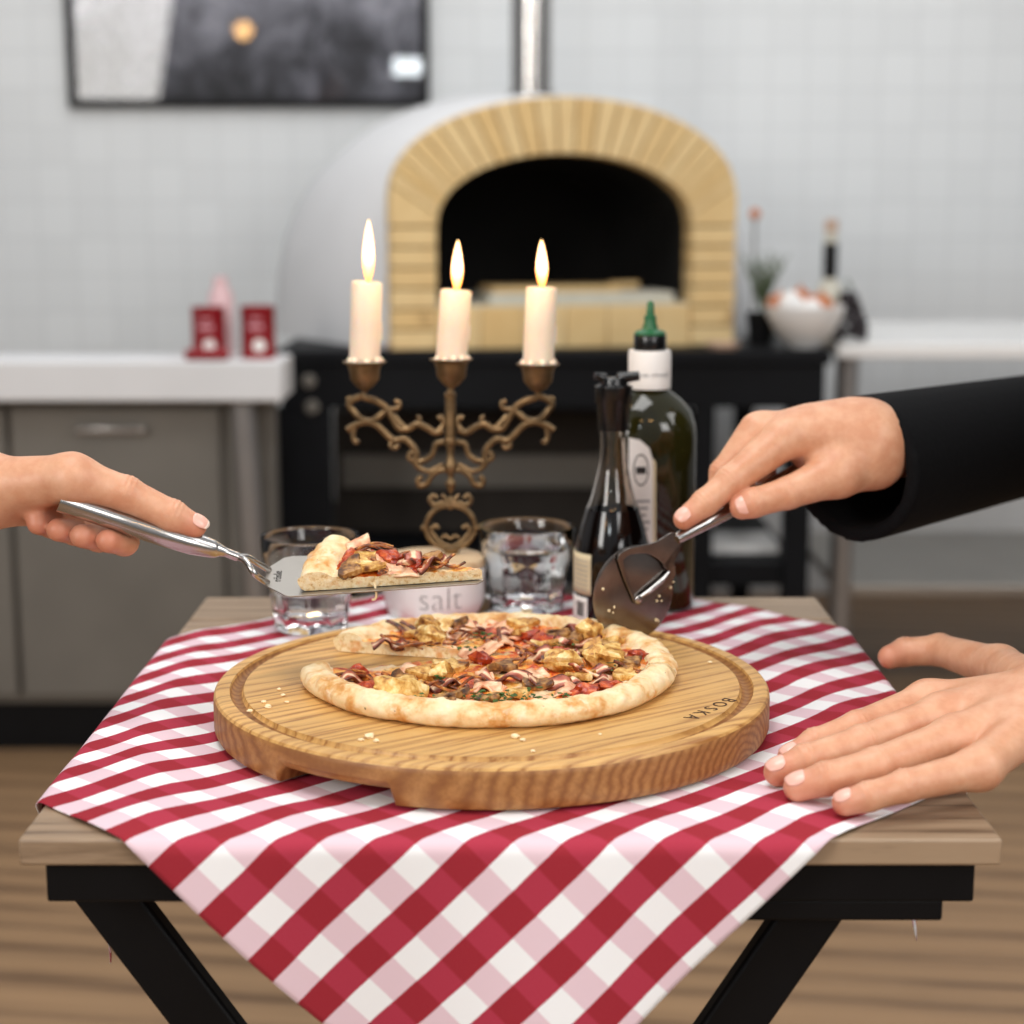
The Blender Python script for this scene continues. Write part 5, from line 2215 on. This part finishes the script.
for k in range(4):
    b0_ = lh_wr + V((.022 - .015 * k, 0, -.095))
    fing.append(dict(pts=[b0_, b0_ + V((.003, .01, -.035)), b0_ + V((.004, .02, -.058)), b0_ + V((.004, .03, -.072))], rad=[.011, .010, .009, .008], up=V((0, -1, 0))))
fing.append(dict(pts=[lh_wr + V((.025, .005, -.04)), lh_wr + V((.045, .012, -.07)), lh_wr + V((.048, .016, -.095)), lh_wr + V((.048, .018, -.10))], rad=[.014, .012, .011, .009], up=V((1, 0, 0))))
hand4 = Hand(fing, restp, [(lh_wr + V((0, 0, .06)), lh_wr, .026, .023)])
left, lb_ = person(-.92, 1.18, 1, [hand4, hand3], [lh_el, el3], [(lh_wr, .036), (c3, .040)], 1.42,
                   'person at the left in a black jumper, thumb on the pizza server handle')
nail(lb_, thb3['pts'][3], thb3['pts'][2], unit((.35, -.55, .78)), .0090, w=.7, L=1.2, back=.3)

# ================================================================== light
w = bpy.data.worlds.new('world')
bpy.context.scene.world = w
w.use_nodes = True
nt = w.node_tree
bg = nt.nodes['Background']
tc = nt.nodes.new('ShaderNodeTexCoord')
sx = nt.nodes.new('ShaderNodeSeparateXYZ')
rp = nt.nodes.new('ShaderNodeValToRGB')
mr = nt.nodes.new('ShaderNodeMath')
mr.operation = 'MULTIPLY_ADD'
mr.inputs[1].default_value = .5
mr.inputs[2].default_value = .5
nt.links.new(tc.outputs['Generated'], sx.inputs[0])
nt.links.new(sx.outputs[2], mr.inputs[0])
nt.links.new(mr.outputs[0], rp.inputs[0])
cr = rp.color_ramp
cr.elements[0].position = .25
cr.elements[0].color = (.16, .14, .12, 1)
cr.elements[1].position = .75
cr.elements[1].color = (.93, .96, 1.0, 1)
nt.links.new(rp.outputs[0], bg.inputs['Color'])
bg.inputs['Strength'].default_value = .62


def area(name, loc, target, sx_, sy_, energy, color):
    d = bpy.data.lights.new(name, 'AREA')
    d.shape = 'RECTANGLE'
    d.size, d.size_y = sx_, sy_
    d.energy = energy
    d.color = color
    o = bpy.data.objects.new(name, d)
    COL.objects.link(o)
    o.location = loc
    o.rotation_euler = (V(target) - V(loc)).to_track_quat('-Z', 'Y').to_euler()
    return o


area('unseen_key_fill', (-2.6, -1.6, 2.2), (0, 1.4, .75), 1.0, 1.5, 80, (1, .97, .93))  # key from the unseen window left behind the camera
area('unseen_key_fill', (1.5, -1.5, 1.9), (0.1, 1.5, .7), .8, 1.1, 30, (1, .98, .96))  # frontal fill added from the right, no window modelled there
area('unseen_key_fill', (2.2, .2, 2.6), (0.1, 1.6, .7), 1.2, 1.2, 34, (1, .98, .96))  # unseen soft light from the upper right, no window modelled
area('overhead_fill_light', (-.3, 1.0, 2.9), (0, 1.35, .75), 1.0, 1.0, 30, (1, .99, .97))  # overhead fill added to brighten the tabletop, no lamp fitting
area('overhead_fill_light', (0, 3.1, 3.0), (0, 3.9, .9), 2.4, .8, 30, (1, .99, .98))  # unseen overhead light aimed at the oven, no lamp fitting
area('spot_lamp', (-.62, -1.5, 1.94), (0, 1.4, .9), .24, .10, 3.5, (.9, .97, 1))
for x_, y_, z_ in ((-1.67, -1.5, 2.16), (-.3, -.3, 2.1), (.25, -.3, 2.0)):
    d = bpy.data.lights.new('warm_bulb', 'POINT')
    d.energy = 5
    d.color = (1, .55, .2)
    d.shadow_soft_size = .05
    o = bpy.data.objects.new('warm_bulb', d)
    COL.objects.link(o)
    o.location = (x_, y_, z_)

sc_ = bpy.context.scene
sc_.view_settings.view_transform = 'Standard'
sc_.view_settings.look = 'None'
sc_.view_settings.gamma = 1
sc_.view_settings.use_curve_mapping = False
sc_.view_settings.exposure = -0.33
sc_.cycles.sample_clamp_indirect = 6
sc_.cycles.use_denoising = True
sc_.cycles.max_bounces = 10
sc_.cycles.transmission_bounces = 10
sc_.cycles.glossy_bounces = 5
sc_.cycles.caustics_reflective = False
